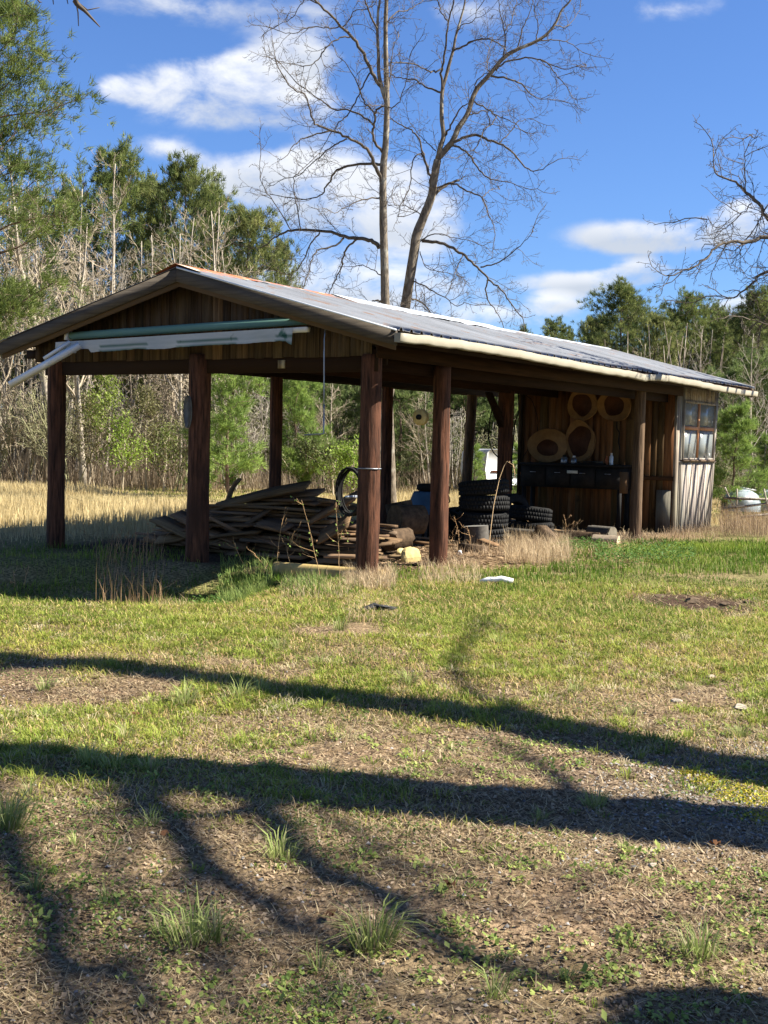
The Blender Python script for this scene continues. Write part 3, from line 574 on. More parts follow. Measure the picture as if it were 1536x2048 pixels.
for v in (vs[0], ):                                    # closed end plate
    e0 = np.array([b(ue + a_ - .004, v - .003, ZE + z_ - .012 + bend(v)) for a_, z_ in prof[:5]]); mb.add(np.concatenate([e0, e0 + [0, .004, 0]]), [np.arange(5)[None], np.arange(5)[None, ::-1] + 5])
mb.build('gutter', M['gutter'], shed)
# eave edge board behind the gutter
bx('eave_board', ue + .016, ue + .045, -OV + .05, LEN - .05, ZE - .15, ZE - .02, 'ylboard', col=(.7, .6, .5))
# partition wall
def wallboards(name, horiz, fixed, a0, a1, z0, zf, mt, w0=.13, w1=.2, th_=.022, cf=None, lean=0, gap=.003, lab=None, hole=None):
    mb = MB(); a = a0
    while a < a1 - .01:
        e_ = min(a + rng.uniform(w0, w1), a1)
        if a1 - e_ < .05: e_ = a1
        j = rng.uniform(-.006, .006); c = cf((a + e_) / 2) if cf else tint(.6, 1.2)
        segs = [(z0 + rng.uniform(-.02, .01), zf((a + e_) / 2))]
        if hole and hole[0] < (a + e_) / 2 < hole[1]: segs = [(segs[0][0], hole[2]), (hole[3], segs[0][1])]
        for (za, zb) in segs:
            if zb - za < .03: continue
            P_ = []
            for z in (za, zb):
                for (aa, ff) in ((a + gap, 0), (e_ - gap, 0), (e_ - gap, 1), (a + gap, 1)):
                    aa2 = aa + lean * (aa - a0) / (a1 - a0) * (z - z0)
                    ff = fixed + j + ff * th_
                    P_.append(b(aa2, ff, z) if horiz else b(ff, aa2, z))
            mb.hexa(P_, c)
        a = e_
    o = mb.build(name, mt, shed)
    if lab: o['label'] = lab
    return o
wallboards('partition_wall', True, PV, 0.02, 3.22, -.05, lambda u: 2.78, M['cedar'], .12, .2, cf=lambda u: tint(.45, 1.25) * (np.array([1, 1, 1]) if rng.random() > .25 else np.array([.55, .7, .75])))
bx('wall_rail', .0, 3.2, PV - .06, PV - .012, .98, 1.06, 'hboard', col=(.6, .4, .25))
WH = (11.14, 12.93, 1.38, 2.52)
wallboards('window_wall', False, .0, 10.74, 13.08, -.08, lambda v: 2.80, M['paleboard'], .09, .15, lean=.09, cf=lambda v: tint(.75, 1.25, .04), hole=(WH[0] + .02, WH[1] - .02, WH[2], WH[3]), lab='silver grey weathered board wall with the window')
wallboards('side_wall', False, 3.24, 10.7, 13.1, -.05, lambda v: 2.9, M['board']); wallboards('back_wall', True, 13.1, .02, 3.2, -.05, lambda u: 2.9, M['board'], hole=(.38, .95, 1.7, 2.6))
bx('corner_board', -.045, -.022, 10.70, 10.86, -.08, 2.78, 'paleboard', 'pale corner board of the window wall', col=(1.05, 1.02, .95)); bx('seam_strip', -.034, -.02, 10.8, 13.2, 1.335, 1.352, 'paleboard')
bx('leaning_board', .02, .30, PV - .10, PV - .075, -.03, .80, 'paleboard', 'grey loose board against the partition', col=(.45, .45, .45))
bx('bracket_block', .14, .27, 8.70, 8.79, .78, 1.16, 'hboard', 'sawn block nailed to the rough post', col=(1.2, 1.0, .8))
win = MB(); f_ = .05; va, vb, za, zb = WH; sh_ = lambda v, z: v + .09 * (v - 10.74) / 2.34 * (z + .08)
def wbar(mbx, v0, v1, z0, z1, u0, u1):
    mbx.hexa([b(u0, sh_(v0, z0), z0), b(u0, sh_(v1, z0), z0), b(u1, sh_(v1, z0), z0), b(u1, sh_(v0, z0), z0), b(u0, sh_(v0, z1), z1), b(u0, sh_(v1, z1), z1), b(u1, sh_(v1, z1), z1), b(u1, sh_(v0, z1), z1)])
wbar(win, va, va + .04, za, zb, -.03, .03); wbar(win, vb - .04, vb, za, zb, -.03, .03); wbar(win, va + .04, vb - .04, zb - .04, zb, -.03, .03); wbar(win, va + .04, vb - .04, za, za + .035, -.03, .03)
window = win.build('window', M['paleboard'], shed); window['label'] = 'four pane window with an orange brown cross bar'
mb = MB(); vm = 11.98; wbar(mb, vm - .045, vm + .045, za + .035, zb - .04, -.018, .012); wbar(mb, va + .04, vm - .045, 1.965, 2.03, -.016, .01); wbar(mb, vm + .045, vb - .04, 1.965, 2.03, -.016, .01); mb.build('glazing_bar', M['orange'], window)
mb = MB(); wbar(mb, va - .06, vb + .06, za - .035, za, -.06, .0); mb.build('sill', M['hboard'], window)
for (v0, v1) in ((va + .04, vm - .045), (vm + .045, vb - .04)):
    for (z0, z1) in ((za + .035, 1.965), (2.03, zb - .04)):
        mb = MB(); wbar(mb, v0, v1, z0, z1, .0, .004); mb.build('pane', M['glass'], window)
bx('tag_block', 1.20, 1.30, -.04, -.024, 2.47, 2.57, 'paleboard', 'small pale wood block on the header beam', col=(1.1, 1, .7))
mb = MB(); th = np.linspace(0, 2 * np.pi, 25); mb.tube(np.stack([.137 * np.cos(th), .06 + .137 * np.sin(th), np.full(25, 1.28)], -1), .008, 5); mb.build('wire_band', M['steel'], shed)

# ------------------------------------------------------------------ things on and in the shed
def T(name, u, v, z, label, cat, group=None, rz=0): return empty(name, tuple(W(u, v, z)), -TH + rz, label=label, cat=cat, group=group)
# awning
aw = T('awning', 0, 0, 0, 'rolled up striped canvas awning with a green roller tube across the gable', 'awning')
mb = MB(); mb.tube([b(4.56, -.30, 2.925), b(.46, -.30, 3.02)], .052, 14); mb.build('roller_tube', M['green'], aw, True)
mb = MB(); L0, L1 = 4.70, .62
mb.hexa([b(L0, -.40, 2.795), b(L1, -.40, 2.868), b(L1, -.34, 2.868), b(L0, -.34, 2.795), b(L0, -.42, 2.825), b(L1, -.42, 2.925), b(L1, -.32, 2.925), b(L0, -.32, 2.845)]); mb.build('front_bar', M['white'], aw)
n = 90; us = np.linspace(4.72, .80, n); rows = []
for i_, u in enumerate(us):
    t = (4.72 - u) / 3.92; zt = 2.835 + .085 * t; ln = .16 + .004 * math.sin(u * 5) + .018 * (vnoise(u, 0, .22, 71) - .5) + rng.normal(0, .002) + (.05 * sstep(.9, .78, u)) - .05 * (4.1 < u < 4.3)
    rows.append([b(u, -.43 - .015 * s_ - .008 * s_ ** 3 * math.sin(u * 9), zt - (.155 + (ln - .155) * s_ ** 4) * s_) for s_ in np.linspace(0, 1, 6)])
rows = np.array(rows); idx = np.arange(n * 6).reshape(n, 6); q = np.stack([idx[:-1, :-1], idx[:-1, 1:], idx[1:, 1:], idx[1:, :-1]], -1).reshape(-1, 4)
sc_ = np.ones((n, 6, 3)); gu = vnoise(us, us * 0, .5, 72)
for i_ in range(n):
    k_ = .15 + .85 * (gu[i_] < .62) if us[i_] < 3.9 else (1.0 if us[i_] > 4.45 else .0)
    for j_ in (3, 5): sc_[i_, j_] = np.array([1, 1, 1]) * (1 - k_) + np.array([.22, .36, .30]) * k_
mb = MB(); mb.add(np.concatenate([rows.reshape(-1, 3), rows.reshape(-1, 3) + [0, .003, 0]]), [q, q[:, ::-1] + n * 6], np.concatenate([sc_.reshape(-1, 3)] * 2)); mb.build('canvas', M['canvas'], aw, True)
ARM0, ARM1, ARM2, ARM3 = hit(160, 690, v=-.5), hit(20, 770, v=-1.0), hit(140, 684, v=-.5), hit(88, 718, v=-.7)
mb = MB(); mb.tube([b(*ARM0), b(*ARM1)], [.05, .05], 4); mb.tube([b(*ARM2), b(*ARM3)], .028, 4); mb.build('folding_arm', M['white'], aw)
for bc_, bs_ in (((-.42, -.36, 2.98), (.07, .1, .13)), ((-.30, -.16, 3.0), (.05, .16, .10)), ((-4.62, -.3, 2.93), (.05, .1, .12))): mb = MB(); mb.box(bc_, bs_); mb.build('bracket', M['white'], aw)
mb = MB(); mb.tube([b(.37, -.36, 2.95), b(.365, -.40, 2.78), b(.355, -.40, 2.2), b(.345, -.41, 1.72)], .007, 6); mb.tube([b(.39, -.36, 2.9), b(.375, -.38, 2.75), b(.37, -.40, 2.6), b(.36, -.40, 2.1)], .004, 5)
mb.tube([b(.345, -.41, 2.02), b(.34, -.41, 1.68), b(.345, -.415, 1.675), b(.60, -.43, 1.66)], .010, 6); mb.build('crank_rod', M['steel'], aw)
# plaques
def slab(name, u, v, z, ru, rz_, label, mt='slice', heart='heart', hr=.66, group=None, cat='wood slice', offs=(0, 0), face='v', seed=0, lump=.05):
    o = T(name, u, v, z, label, cat, group); r2 = np.random.default_rng(seed)
    def ring(k, dv, jit, sx=1, ox=0, oz=0, ph=0):
        th = np.arange(28) * 2 * np.pi / 28; rr = 1 + jit * (np.sin(th * 2 + ph) * .6 + np.sin(th * 3 + ph * 2) * .5 + np.sin(th * 5 + ph * 3) * .3)
        return np.stack([ox + ru * k * rr * np.cos(th), np.full(28, dv), oz + rz_ * k * rr * np.sin(th)], -1)
    if face == 'u': fl = lambda P_: P_[:, [1, 0, 2]] * [1, 1, 1]
    else: fl = lambda P_: P_
    mb = MB(); A, B_ = fl(ring(1, 0, lump, ph=seed)), fl(ring(.985, -.045, lump, ph=seed)); j = np.arange(28); j2 = (j + 1) % 28
    mb.add(np.concatenate([A, B_]), [np.stack([j, j2, j2 + 28, j + 28], -1), j[None] , j[None, ::-1] + 28]); mb.build('slice_rim', M[mt], o)
    if heart:
        mb = MB(); A, B_ = fl(ring(hr, -.044, lump * 1.8, ox=offs[0], oz=offs[1], ph=seed + 2)), fl(ring(hr * .99, -.049, lump * 1.8, ox=offs[0], oz=offs[1], ph=seed + 2))
        mb.add(np.concatenate([A, B_]), [np.stack([j, j2, j2 + 28, j + 28], -1), j[None, ::-1] + 28]); mb.build('heartwood', M[heart], o)
    return o
slab('wood_slice', 1.87, 10.70, 2.41, .31, .33, 'upper left round tree slice with dark heart on the partition', seed=1, hr=.66)
slab('wood_slice', 1.21, 10.70, 2.40, .34, .32, 'upper right round tree slice with dark heart and a split below it', seed=2, hr=.62)
slab('wood_slice', 1.89, 10.68, 1.70, .32, .40, 'tall tree slice with a ragged dark heart just above the bench', seed=4, hr=.74, lump=.07)
slab('wood_slice', 2.57, 10.68, 1.60, .45, .34, 'wide oval tree slice standing at the left end of the bench', seed=6, hr=.5, offs=(.0, -.05), lump=.03)
slab('wood_plaque', 2.60, -.17, 1.93, .055, .205, 'small grey oval wood plaque hung on the middle gable post', mt='block', heart='block', hr=.7, seed=3, lump=.04)
rl = T('cord_reel', .27, 1.76, 1.93, 'round yellowish reel hung beside the second side post', 'reel')
mb = MB(); mb.lathe((0, -.03, 0), [(.02, 0), (.105, 0), (.105, .012), (.07, .02), (.07, .05), (.105, .058), (.105, .07), (.02, .07)], 24, 'Y'); mb.build('reel_disc', M['foam'], rl, True)
mb = MB(); mb.lathe((0, -.045, 0), [(.005, 0), (.035, 0), (.035, .09), (.005, .09)], 12, 'Y'); mb.build('hub', M['black'], rl); mb = MB(); mb.tube([(0, 0, .1), (.03, .02, .2), (.12, .02, .22)], .004, 5); mb.build('hanging_loop', M['black'], rl)
# lumber pile
def ztop(u): return float(np.interp(u, [1.65, 1.8, 2.2, 3.0, 3.7, 4.3, 4.7, 5.0], [.5, .74, .86, .80, .64, .42, .2, .04]))
mtb = []
for k in range(5):
    mtb.append(mat('rough lumber %d' % k, *[[(.26, .165, .085), (.20, .125, .065), (.17, .11, .065), (.33, .22, .12), (.14, .10, .065)][k]], .85, scale=(.06, 1, 1), nscale=30, c2=(.08, .048, .026), bump=.2, rmp=(.3, .75)))
nb_ = 0
def plank(u, v, z, L_, w_, t_, yaw, pit, rol, label='rough sawn board lying in the lumber pile under the roof', group='rough boards in the lumber pile', mk=None):
    global nb_; nb_ += 1
    mb = MB(); k = 7; xs = np.linspace(-L_ / 2, L_ / 2, k); warp = rng.normal(0, .006) ; ew = rng.uniform(-.01, .01, (k, 2))
    V = []
    for i_, x in enumerate(xs):
        zz = warp * (4 * (x / L_) ** 2) * 3; V += [[x, -w_ / 2 + ew[i_, 0], zz - t_ / 2], [x, w_ / 2 + ew[i_, 1], zz - t_ / 2], [x, w_ / 2 + ew[i_, 1], zz + t_ / 2], [x, -w_ / 2 + ew[i_, 0], zz + t_ / 2]]
    i = np.arange(k - 1)[:, None] * 4; j = np.arange(4)[None]; j2 = (j + 1) % 4
    mb.add(V, [np.stack([i + j, i + j2, i + 4 + j2, i + 4 + j], -1).reshape(-1, 4)[:, ::-1], np.array([[0, 1, 2, 3], [(k - 1) * 4 + 3, (k - 1) * 4 + 2, (k - 1) * 4 + 1, (k - 1) * 4]])], tint(.7, 1.25))
    o = mb.build('board', mtb[mk if mk is not None else rng.integers(0, 5)]); o.location = tuple(W(u, v, z)); o.rotation_euler = (rol, pit, -TH + yaw)
    return tag(o, label, 'board', group)
for lay in range(17):
    z = .02 + lay * .054
    for row in range(3):
        vv = 1.35 + row * .42 + rng.normal(0, .05)
        umax = max([u for u in np.linspace(1.2, 5.3, 40) if ztop(u) > z] or [0]); umin = min([u for u in np.linspace(1.2, 5.3, 40) if ztop(u) > z] or [0])
        if umax - umin < .5: continue
        uu = umax - rng.uniform(-.12, .25)
        while uu > umin + .25:
            L_ = rng.uniform(1.1, 2.2); L_ = min(L_, uu - umin + .3)
            if L_ > .35: plank(uu - L_ / 2, vv, z + rng.normal(0, .004), L_, rng.uniform(.10, .34), rng.uniform(.022, .048), rng.normal(0, .13), rng.normal(0, .035), rng.normal(0, .10))
            uu -= L_ + rng.uniform(.0, .10)
def pl2(pa, pb, w_, t_, v, label, mk=0, rol=.3):
    ua, _, za_ = hit(*pa, v=v); ub, _, zb_ = hit(*pb, v=v); L_ = math.hypot(ub - ua, zb_ - za_)
    return plank((ua + ub) / 2, v, (za_ + zb_) / 2, L_, w_, t_, 0, -math.atan2(zb_ - za_, ua - ub), rol, label, None, mk)
pl2((425, 1012), (612, 968), .24, .04, 1.3, 'long wide board lying across the top of the lumber pile', 0, .5)
pl2((520, 992), (642, 984), .22, .035, 1.5, 'shorter board on the pile sticking out past the middle back post', 3, .35)
pl2((590, 1003), (635, 1006), .16, .03, 1.25, 'short board end beneath the crossed top boards', 2, .2)
pl2((622, 1040), (712, 990), .22, .035, 1.25, 'tilted board near the front corner post at the right end of the pile', 0, .6)
pl2((452, 1003), (476, 955), .10, .03, 1.9, 'short board standing up out of the pile by the middle gable post', 3, .1)
pl2((660, 1028), (678, 1003), .06, .02, .95, 'thin bright splinter of board leaning on the pile', 3, .2)
pl2((400, 1075), (520, 1060), .2, .03, 1.1, 'protruding board low on the left of the pile front', 1, .2); pl2((640, 1075), (700, 1040), .3, .03, 1.05, 'bundle board tipped down at the right front of the pile', 0, .7)
for k in range(16):
    plank(rng.uniform(1.8, 4.2), rng.uniform(.95, 1.25), rng.uniform(.08, .6), rng.uniform(.5, 1.3), rng.uniform(.12, .3), rng.uniform(.025, .045), rng.normal(0, .3), rng.normal(0, .22), rng.normal(.2, .3))
pl2((655, 1112), (722, 1114), .16, .03, .62, 'pale board lying on the ground behind the front corner post', 3, .1)
pl2((780, 1112), (815, 1116), .12, .03, 1.9, 'pale board end on the ground right of the front corner post', 3, .1)
# sandy log by the pile
def logmesh(o, L_, r, rot, endc=(1.4, 1.25, 1.0), n=16, wob=.07, loc=(0, 0, 0), name='trunk', m_='log'):
    mb = MB(); k = 6; th = np.arange(n) * 2 * np.pi / n; pr = 1 + rng.normal(0, wob, n); V = []
    for i_ in range(k):
        x = -L_ / 2 + L_ * i_ / (k - 1); V += [[x, r * pr[j_] * math.cos(th[j_]) * (1 + rng.normal(0, .02)), r * pr[j_] * math.sin(th[j_])] for j_ in range(n)]
    i = np.arange(k - 1)[:, None] * n; j = np.arange(n)[None]; j2 = (j + 1) % n
    V = np.array(V); mb.add(V, [np.stack([i + j, i + j2, i + n + j2, i + n + j], -1).reshape(-1, 4)[:, ::-1]], (.75, .7, .65)); mb.add(np.concatenate([V[:n], V[-n:]]), [np.arange(n)[None], np.arange(n)[None, ::-1] + n], endc)
    V = mb; Mx = Matrix.Translation(loc) @ Matrix(rot).to_4x4() if not isinstance(rot, Matrix) else Matrix.Translation(loc) @ rot.to_4x4()
    return mb, Mx
def log(name, u, v, z, L_, r, eul, label, cat='log', group=None, m_='log', endc=(1.4, 1.25, 1.0), wob=.07):
    mb, _ = logmesh(None, L_, r, Matrix.Identity(3), endc, wob=wob); o = mb.build(name, M[m_]); o.location = tuple(W(u, v, z)); o.rotation_euler = (eul[0], eul[1], eul[2] - TH)
    return tag(o, label, cat, group)
log('log', .62, .15, -.02, 1.5, .10, (0, 0, .08), 'pale sand coloured log half sunk in front of the lumber pile', m_='foam', endc=(.8, .7, .6))
log('log', 2.05, 4.2, .45, .46, .20, (0, 1.35, .3), 'upright stump with a squared end in the dark behind the side posts')
log('log', 1.75, 3.9, .42, .5, .22, (0, 0, 1.2), 'thick knotty round standing left of the second side post'); log('log', 1.5, 3.2, .2, .45, .16, (0, 0, 1.5), 'small round with its cut end towards the second side post')
log('log', 2.1, 3.2, .16, .55, .12, (0, .3, .6), 'thin tilted log low in the dark behind the corner post'); log('log', 1.85, 3.0, .12, .5, .11, (0, .5, 1.0), 'split log on the ground behind the side posts')
log('log', 2.5, 3.6, .18, .9, .13, (0, .05, .2), 'dark log lying behind the front corner post')
log('log', -.36, 6.6, .09, .42, .10, (0, 0, .1), 'sunlit bleached log lying by the rough post', m_='stone', wob=.15); log('log', .2, 7.0, .10, .55, .09, (0, 0, .15), 'bark covered log behind the bleached log', m_='log'); log('log', .3, 8.0, .12, .5, .11, (0, 0, -.3), 'grey log against the foot of the partition', m_='block', wob=.12)
log('chopping_block', 1.15, 5.0, .17, .30, .19, (0, 1.5, .3), 'grey round chopping block below the tyre stack', 'block', m_='block', endc=(1.2, 1.2, 1.2))
log('log', 1.0, 6.1, .18, .75, .06, (0, .02, 0), 'grey round timber lying in front of the right tyres', m_='block')
mb = MB(); mb.box((0, 0, 0), (.30, .2, .26), jit=.02); o = mb.build('wood_block', M['board']); o.location = tuple(W(.42, 5.95, .15)); o.rotation_euler = (0, .6, -TH - .2); tag(o, 'dark sawn block tipped on its corner in the dead grass', 'wood block')
mb = MB(); mb.box((0, 0, 0), (.42, .16, .16), jit=.015); o = mb.build('wood_block', M['board']); o.location = tuple(W(.62, 3.9, .04)); o.rotation_euler = (0, .05, -TH); tag(o, 'low dark timber end at the grass edge below the tyres', 'wood block')
for k, (u_, v_, z_, L_, yw, pt_) in enumerate([(1.2, 4.2, .06, 1.1, .4, .05), (.9, 4.8, .10, .8, -.6, .12), (1.9, 4.7, .10, 1.3, .9, .1), (.6, 6.6, .05, .9, .1, 0), (.9, 8.2, .06, 1.0, -.2, .04), (2.3, 2.9, .12, 1.0, .5, .2)]):
    plank(u_, v_, z_, L_, rng.uniform(.1, .2), .03, yw, pt_, rng.normal(0, .15), 'scrap board dropped on the dirt floor among the logs and tyres', 'scrap boards on the dirt floor')
# rocks of foam and stones
def rock(name, p, s, mt, label, cat='stone', seed=0, flat=.6, z=None):
    import bmesh
    bm = bmesh.new(); bmesh.ops.create_icosphere(bm, subdivisions=3, radius=1); r2 = random.Random(seed)
    pl_ = [(Vector((r2.gauss(0, 1), r2.gauss(0, 1), r2.gauss(0, 1))).normalized(), r2.uniform(.45, .85)) for _ in range(14)]
    for v in bm.verts:
        for nn, d in pl_:
            e_ = v.co.dot(nn) - d
            if e_ > 0: v.co -= nn * e_ * .92
        v.co *= 1 + r2.uniform(-.025, .025)
        v.co = Vector((v.co.x * s[0], v.co.y * s[1], v.co.z * s[2]))
    me = bpy.data.meshes.new(name); bm.to_mesh(me); bm.free(); a = me.color_attributes.new('Col', 'FLOAT_COLOR', 'POINT'); a.data.foreach_set('color', np.ones(len(me.vertices) * 4, np.float32))
    o = bpy.data.objects.new(name, me); C.objects.link(o); me.materials.append(M[mt]); o.location = (p[0], p[1], (float(gz(p[0], p[1])) if z is None else z) + s[2] * .45); o.rotation_euler = (0, 0, r2.uniform(0, 3))
    return tag(o, label, cat)
rock('foam_chunk', W(.52, 1.95), (.17, .13, .15), 'foam', 'large chunk of yellow foam left of the second side post', 'foam chunk', 1); rock('foam_chunk', W(.86, 2.25), (.13, .1, .11), 'foam', 'smaller lump of yellow foam nearer the corner post', 'foam chunk', 2)
rock('crumpled_paper', W(.35, 3.0), (.05, .05, .06), 'paper', 'small white crumpled scrap in the straw right of the side post', 'scrap', 3)
for k, (a_, b_, s_, lb, mt) in enumerate([(1350, 1403, .05, 'pale stone at the far right, the upper of the pair', 'stone'), (1478, 1418, .075, 'flat tan stone at the far right, the lower of the pair', 'stone'), (1420, 1355, .06, 'flat tan stone half buried in the lawn', 'stone'), (1305, 1705, .034, 'flat pale stone in the gravel', 'stone'), (1305, 1733, .026, 'tan pebble just below the flat pale stone', 'stone'), (1270, 1735, .02, 'dark pebble beside the tan pebble', 'block'),
        (1468, 1871, .018, 'small tan pebble near the grass tuft', 'stone'), (1286, 1903, .012, 'small orange pebble on the bare soil', 'orange'), (1235, 1863, .014, 'grey pebble on the bare soil', 'block'), (918, 1682, .02, 'small pale stone below the shadow edge', 'stone')]):
    rock('stone', G(a_, b_), (s_, s_ * .7, s_ * .35), mt, lb, 'stone', 20 + k)
# white tube scrap on the grass, black scrap
wp = G(995, 1172); mb = MB(); mb.tube([(-.20, 0, .0), (-.1, .03, .015), (-.02, .0, .02), (.04, .01, .03), (.17, -.02, .01)], [.018, .03, .028, .036, .03], 7, wob=.15); o = mb.build('paper_scrap', M['paper']); o.location = (wp[0], wp[1], wp[2] + .05); tag(o, 'crumpled white paper tube lying on the grass', 'paper scrap')
bp = G(765, 1228); mb = MB()
for k in range(5): mb.box((rng.uniform(-.15, .15), rng.uniform(-.12, .12), .02 + .012 * k), (rng.uniform(.12, .3), rng.uniform(.08, .16), .008), (rng.normal(0, .1), rng.normal(0, .1), rng.uniform(0, 3)), (2.2, 2.4, 2.6), .01)
o = mb.build('shingle_scrap', M['black']); o.location = tuple(bp); tag(o, 'dark broken shingle scraps lying in dead grass', 'scrap')
# clods in the dug patch
cp = G(1395, 1208)
for k in range(7):
    rock('soil_clod', (cp[0] + rng.normal(0, .35), cp[1] + rng.normal(0, .28)), (rng.uniform(.03, .09),) * 2 + (rng.uniform(.02, .05),), 'log', 'dark clod of soil in the dug patch on the lawn', 'soil clod', 50 + k)['group'] = 'clods of the dug patch'
# dead oak leaves
for k, (a_, b_) in enumerate([(268, 1437), (1070, 1362), (905, 1783), (812, 1420), (240, 1492), (1125, 1290), (660, 1845), (1435, 1700), (330, 1680)]):
    p = G(a_, b_); mb = MB(); th = np.linspace(0, 2 * np.pi, 15)[:-1]; rr = .022 * (1 + .35 * np.sin(th * 5 + k)) * (1 + .4 * np.cos(th)); V = np.stack([rr * np.cos(th), rr * .6 * np.sin(th), .012 + .02 * np.sin(th * 2 + k) ** 2], -1)
    mb.add(V, [np.arange(14)[None]], (.95, .65, .5)); o = mb.build('dead_leaf', M['log']); o.location = (p[0], p[1], p[2] + .008); o.rotation_euler = (0, 0, k * 1.3); tag(o, 'curled brown oak leaf lying on the lawn', 'leaf', 'brown oak leaves on the lawn')
# tyres
def tyre(R_, wd_, rim, lying=True, tread=True):
    mb = MB(); hw = wd_ / 2; pr = [(rim, -hw * .8), (rim + .02, -hw * .95), (R_ * .82, -hw), (R_ * .95, -hw * .9), (R_, -hw * .68), (R_ + .004, 0), (R_, hw * .68), (R_ * .95, hw * .9), (R_ * .82, hw), (rim + .02, hw * .95), (rim, hw * .8), (rim + .03, hw * .6), (rim + .06, 0), (rim + .03, -hw * .6), (rim, -hw * .8)]
    n = 40; th = np.arange(n) * 2 * np.pi / n; k = len(pr); P_ = np.array(pr)
    V = np.stack([P_[:, 0, None] * np.cos(th), P_[:, 0, None] * np.sin(th), np.broadcast_to(P_[:, 1, None], (k, n))], -1).reshape(-1, 3)
    i = np.arange(k - 1)[:, None] * n; j = np.arange(n)[None]; j2 = (j + 1) % n; mb.add(V, [np.stack([i + j, i + j2, i + n + j2, i + n + j], -1).reshape(-1, 4)])
    for a in range(48):
        for s_ in (-.45, 0, .45):
            t = (a + (.5 if s_ == 0 else 0)) * 2 * np.pi / 48; mb.box(((R_ + .004) * math.cos(t), (R_ + .004) * math.sin(t), s_ * wd_ * .6), (.012, R_ * .095, wd_ * .22), (0, 0, t), (1.3, 1.3, 1.3))
    return mb
def put_tyre(u, v, z, R_, wd_, rim, label, eul=(0, 0, 0), sub=True):
    mb = tyre(R_, wd_, rim); o = mb.build('tyre', M['rubber'], None, True); o.location = tuple(W(u, v, z)); o.rotation_euler = eul; tag(o, label, 'tyre', None)
    return o
for k, (z, lb) in enumerate([(.13, 'bottom'), (.39, 'second'), (.65, 'third'), (.90, 'topmost')]): put_tyre(1.34 + .015 * (k % 2), 5.6, z, .40, .25, .22, '%s tyre of the tall stack right of the second side post' % lb, (.03 * (k % 2), .05 * (k - 1), k))
for k, (z, lb) in enumerate([(.15, 'bottom sunlit'), (.41, 'upper')]): put_tyre(1.38 + .04 * (k % 2), 7.5, z, .37, .25, .2, '%s tyre of the lower stack in front of the partition' % lb, (.05 * k, .09 * k, k))
put_tyre(1.95, 7.9, .38, .34, .22, .19, 'tyre standing upright against the dark middle post', (1.45, 0, .6)); put_tyre(2.35, 6.4, .12, .34, .22, .19, 'tyre lying flat behind the tall tyre stack'); put_tyre(2.0, 6.2, .36, .34, .22, .19, 'tyre lying tilted on others behind the tall stack', (.2, .1, 0))
# hose coil on the corner post
hc = T('hose_coil', .46, .38, 0.98, 'black hose coiled and hung behind the front corner post', 'hose'); mb = MB()
for k in range(6):
    th = np.linspace(0, 2 * np.pi, 30); ra = .17 + .02 * rng.random(); rb = .27 + .03 * rng.random(); mb.tube(np.stack([ra * np.cos(th) + rng.normal(0, .01), .03 * k - .08 + .01 * np.sin(th * 2 + k), rb * np.sin(th)], -1), .014, 6)
mb.build('hose', M['rubber'], hc, True); mb = MB(); mb.tube([(.0, 0, .26), (.2, -.05, .28), (.42, -.2, .3)], .008, 5); mb.box((.02, -.02, -.06), (.05, .22, .03), col=(2, 2, 2)); mb.build('tie', M['steel'], hc)
# blue cloth on a stool with cushion
bl_ = T('covered_stool', 2.36, 5.5, 0, 'blue cloth draped over a stool left of the second side post', 'stool'); mb = MB(); n = 24; th = np.arange(n) * 2 * np.pi / n
rows = [np.stack([r_ * np.cos(th) * (1 + .12 * np.sin(th * 4) * k_), r_ * np.sin(th) * (1 + .12 * np.sin(th * 4) * k_), np.full(n, z_) - .05 * np.sin(th * 3) ** 2 * k_], -1) for r_, z_, k_ in ((.03, .80, 0), (.20, .80, 0), (.22, .77, .2), (.27, .62, .8), (.31, .45, 1.2))]
V = np.concatenate(rows); i = np.arange(4)[:, None] * n; j = np.arange(n)[None]; j2 = (j + 1) % n; mb.add(V, [np.stack([i + j, i + j2, i + n + j2, i + n + j], -1).reshape(-1, 4)]); mb.add(V[:n], [np.arange(n)[None]]); mb.build('cloth', M['blue'], bl_, True)
for a in (.7, 2.3, 3.9, 5.5): mb = MB(); mb.tube([(.2 * math.cos(a), .2 * math.sin(a), 0), (.15 * math.cos(a), .15 * math.sin(a), .76)], .022, 8); mb.build('leg', M['black'], bl_)
cu = T('cushion', 2.33, 5.5, .87, 'black round cushion on top of the blue cloth', 'cushion'); mb = MB(); mb.lathe((0, 0, 0), [(.01, -.065), (.15, -.065), (.19, -.03), (.19, .03), (.15, .06), (.01, .065)], 20); mb.build('cushion_pad', M['black'], cu, True)
hk = T('trailer_hitch', 1.96, 5.5, .0, 'dark iron hook and clamp sticking out behind the second side post', 'hook'); mb = MB(); mb.box((0, 0, .84), (.05, .05, .12)); mb.tube([(0, 0, 0), (0, 0, .8)], .02, 8); mb.tube([(.0, 0, .78), (.03, 0, .72), (.04, 0, .65), (.0, 0, .60), (-.04, 0, .62)], .012, 6); mb.build('hook_body', M['black'], hk)
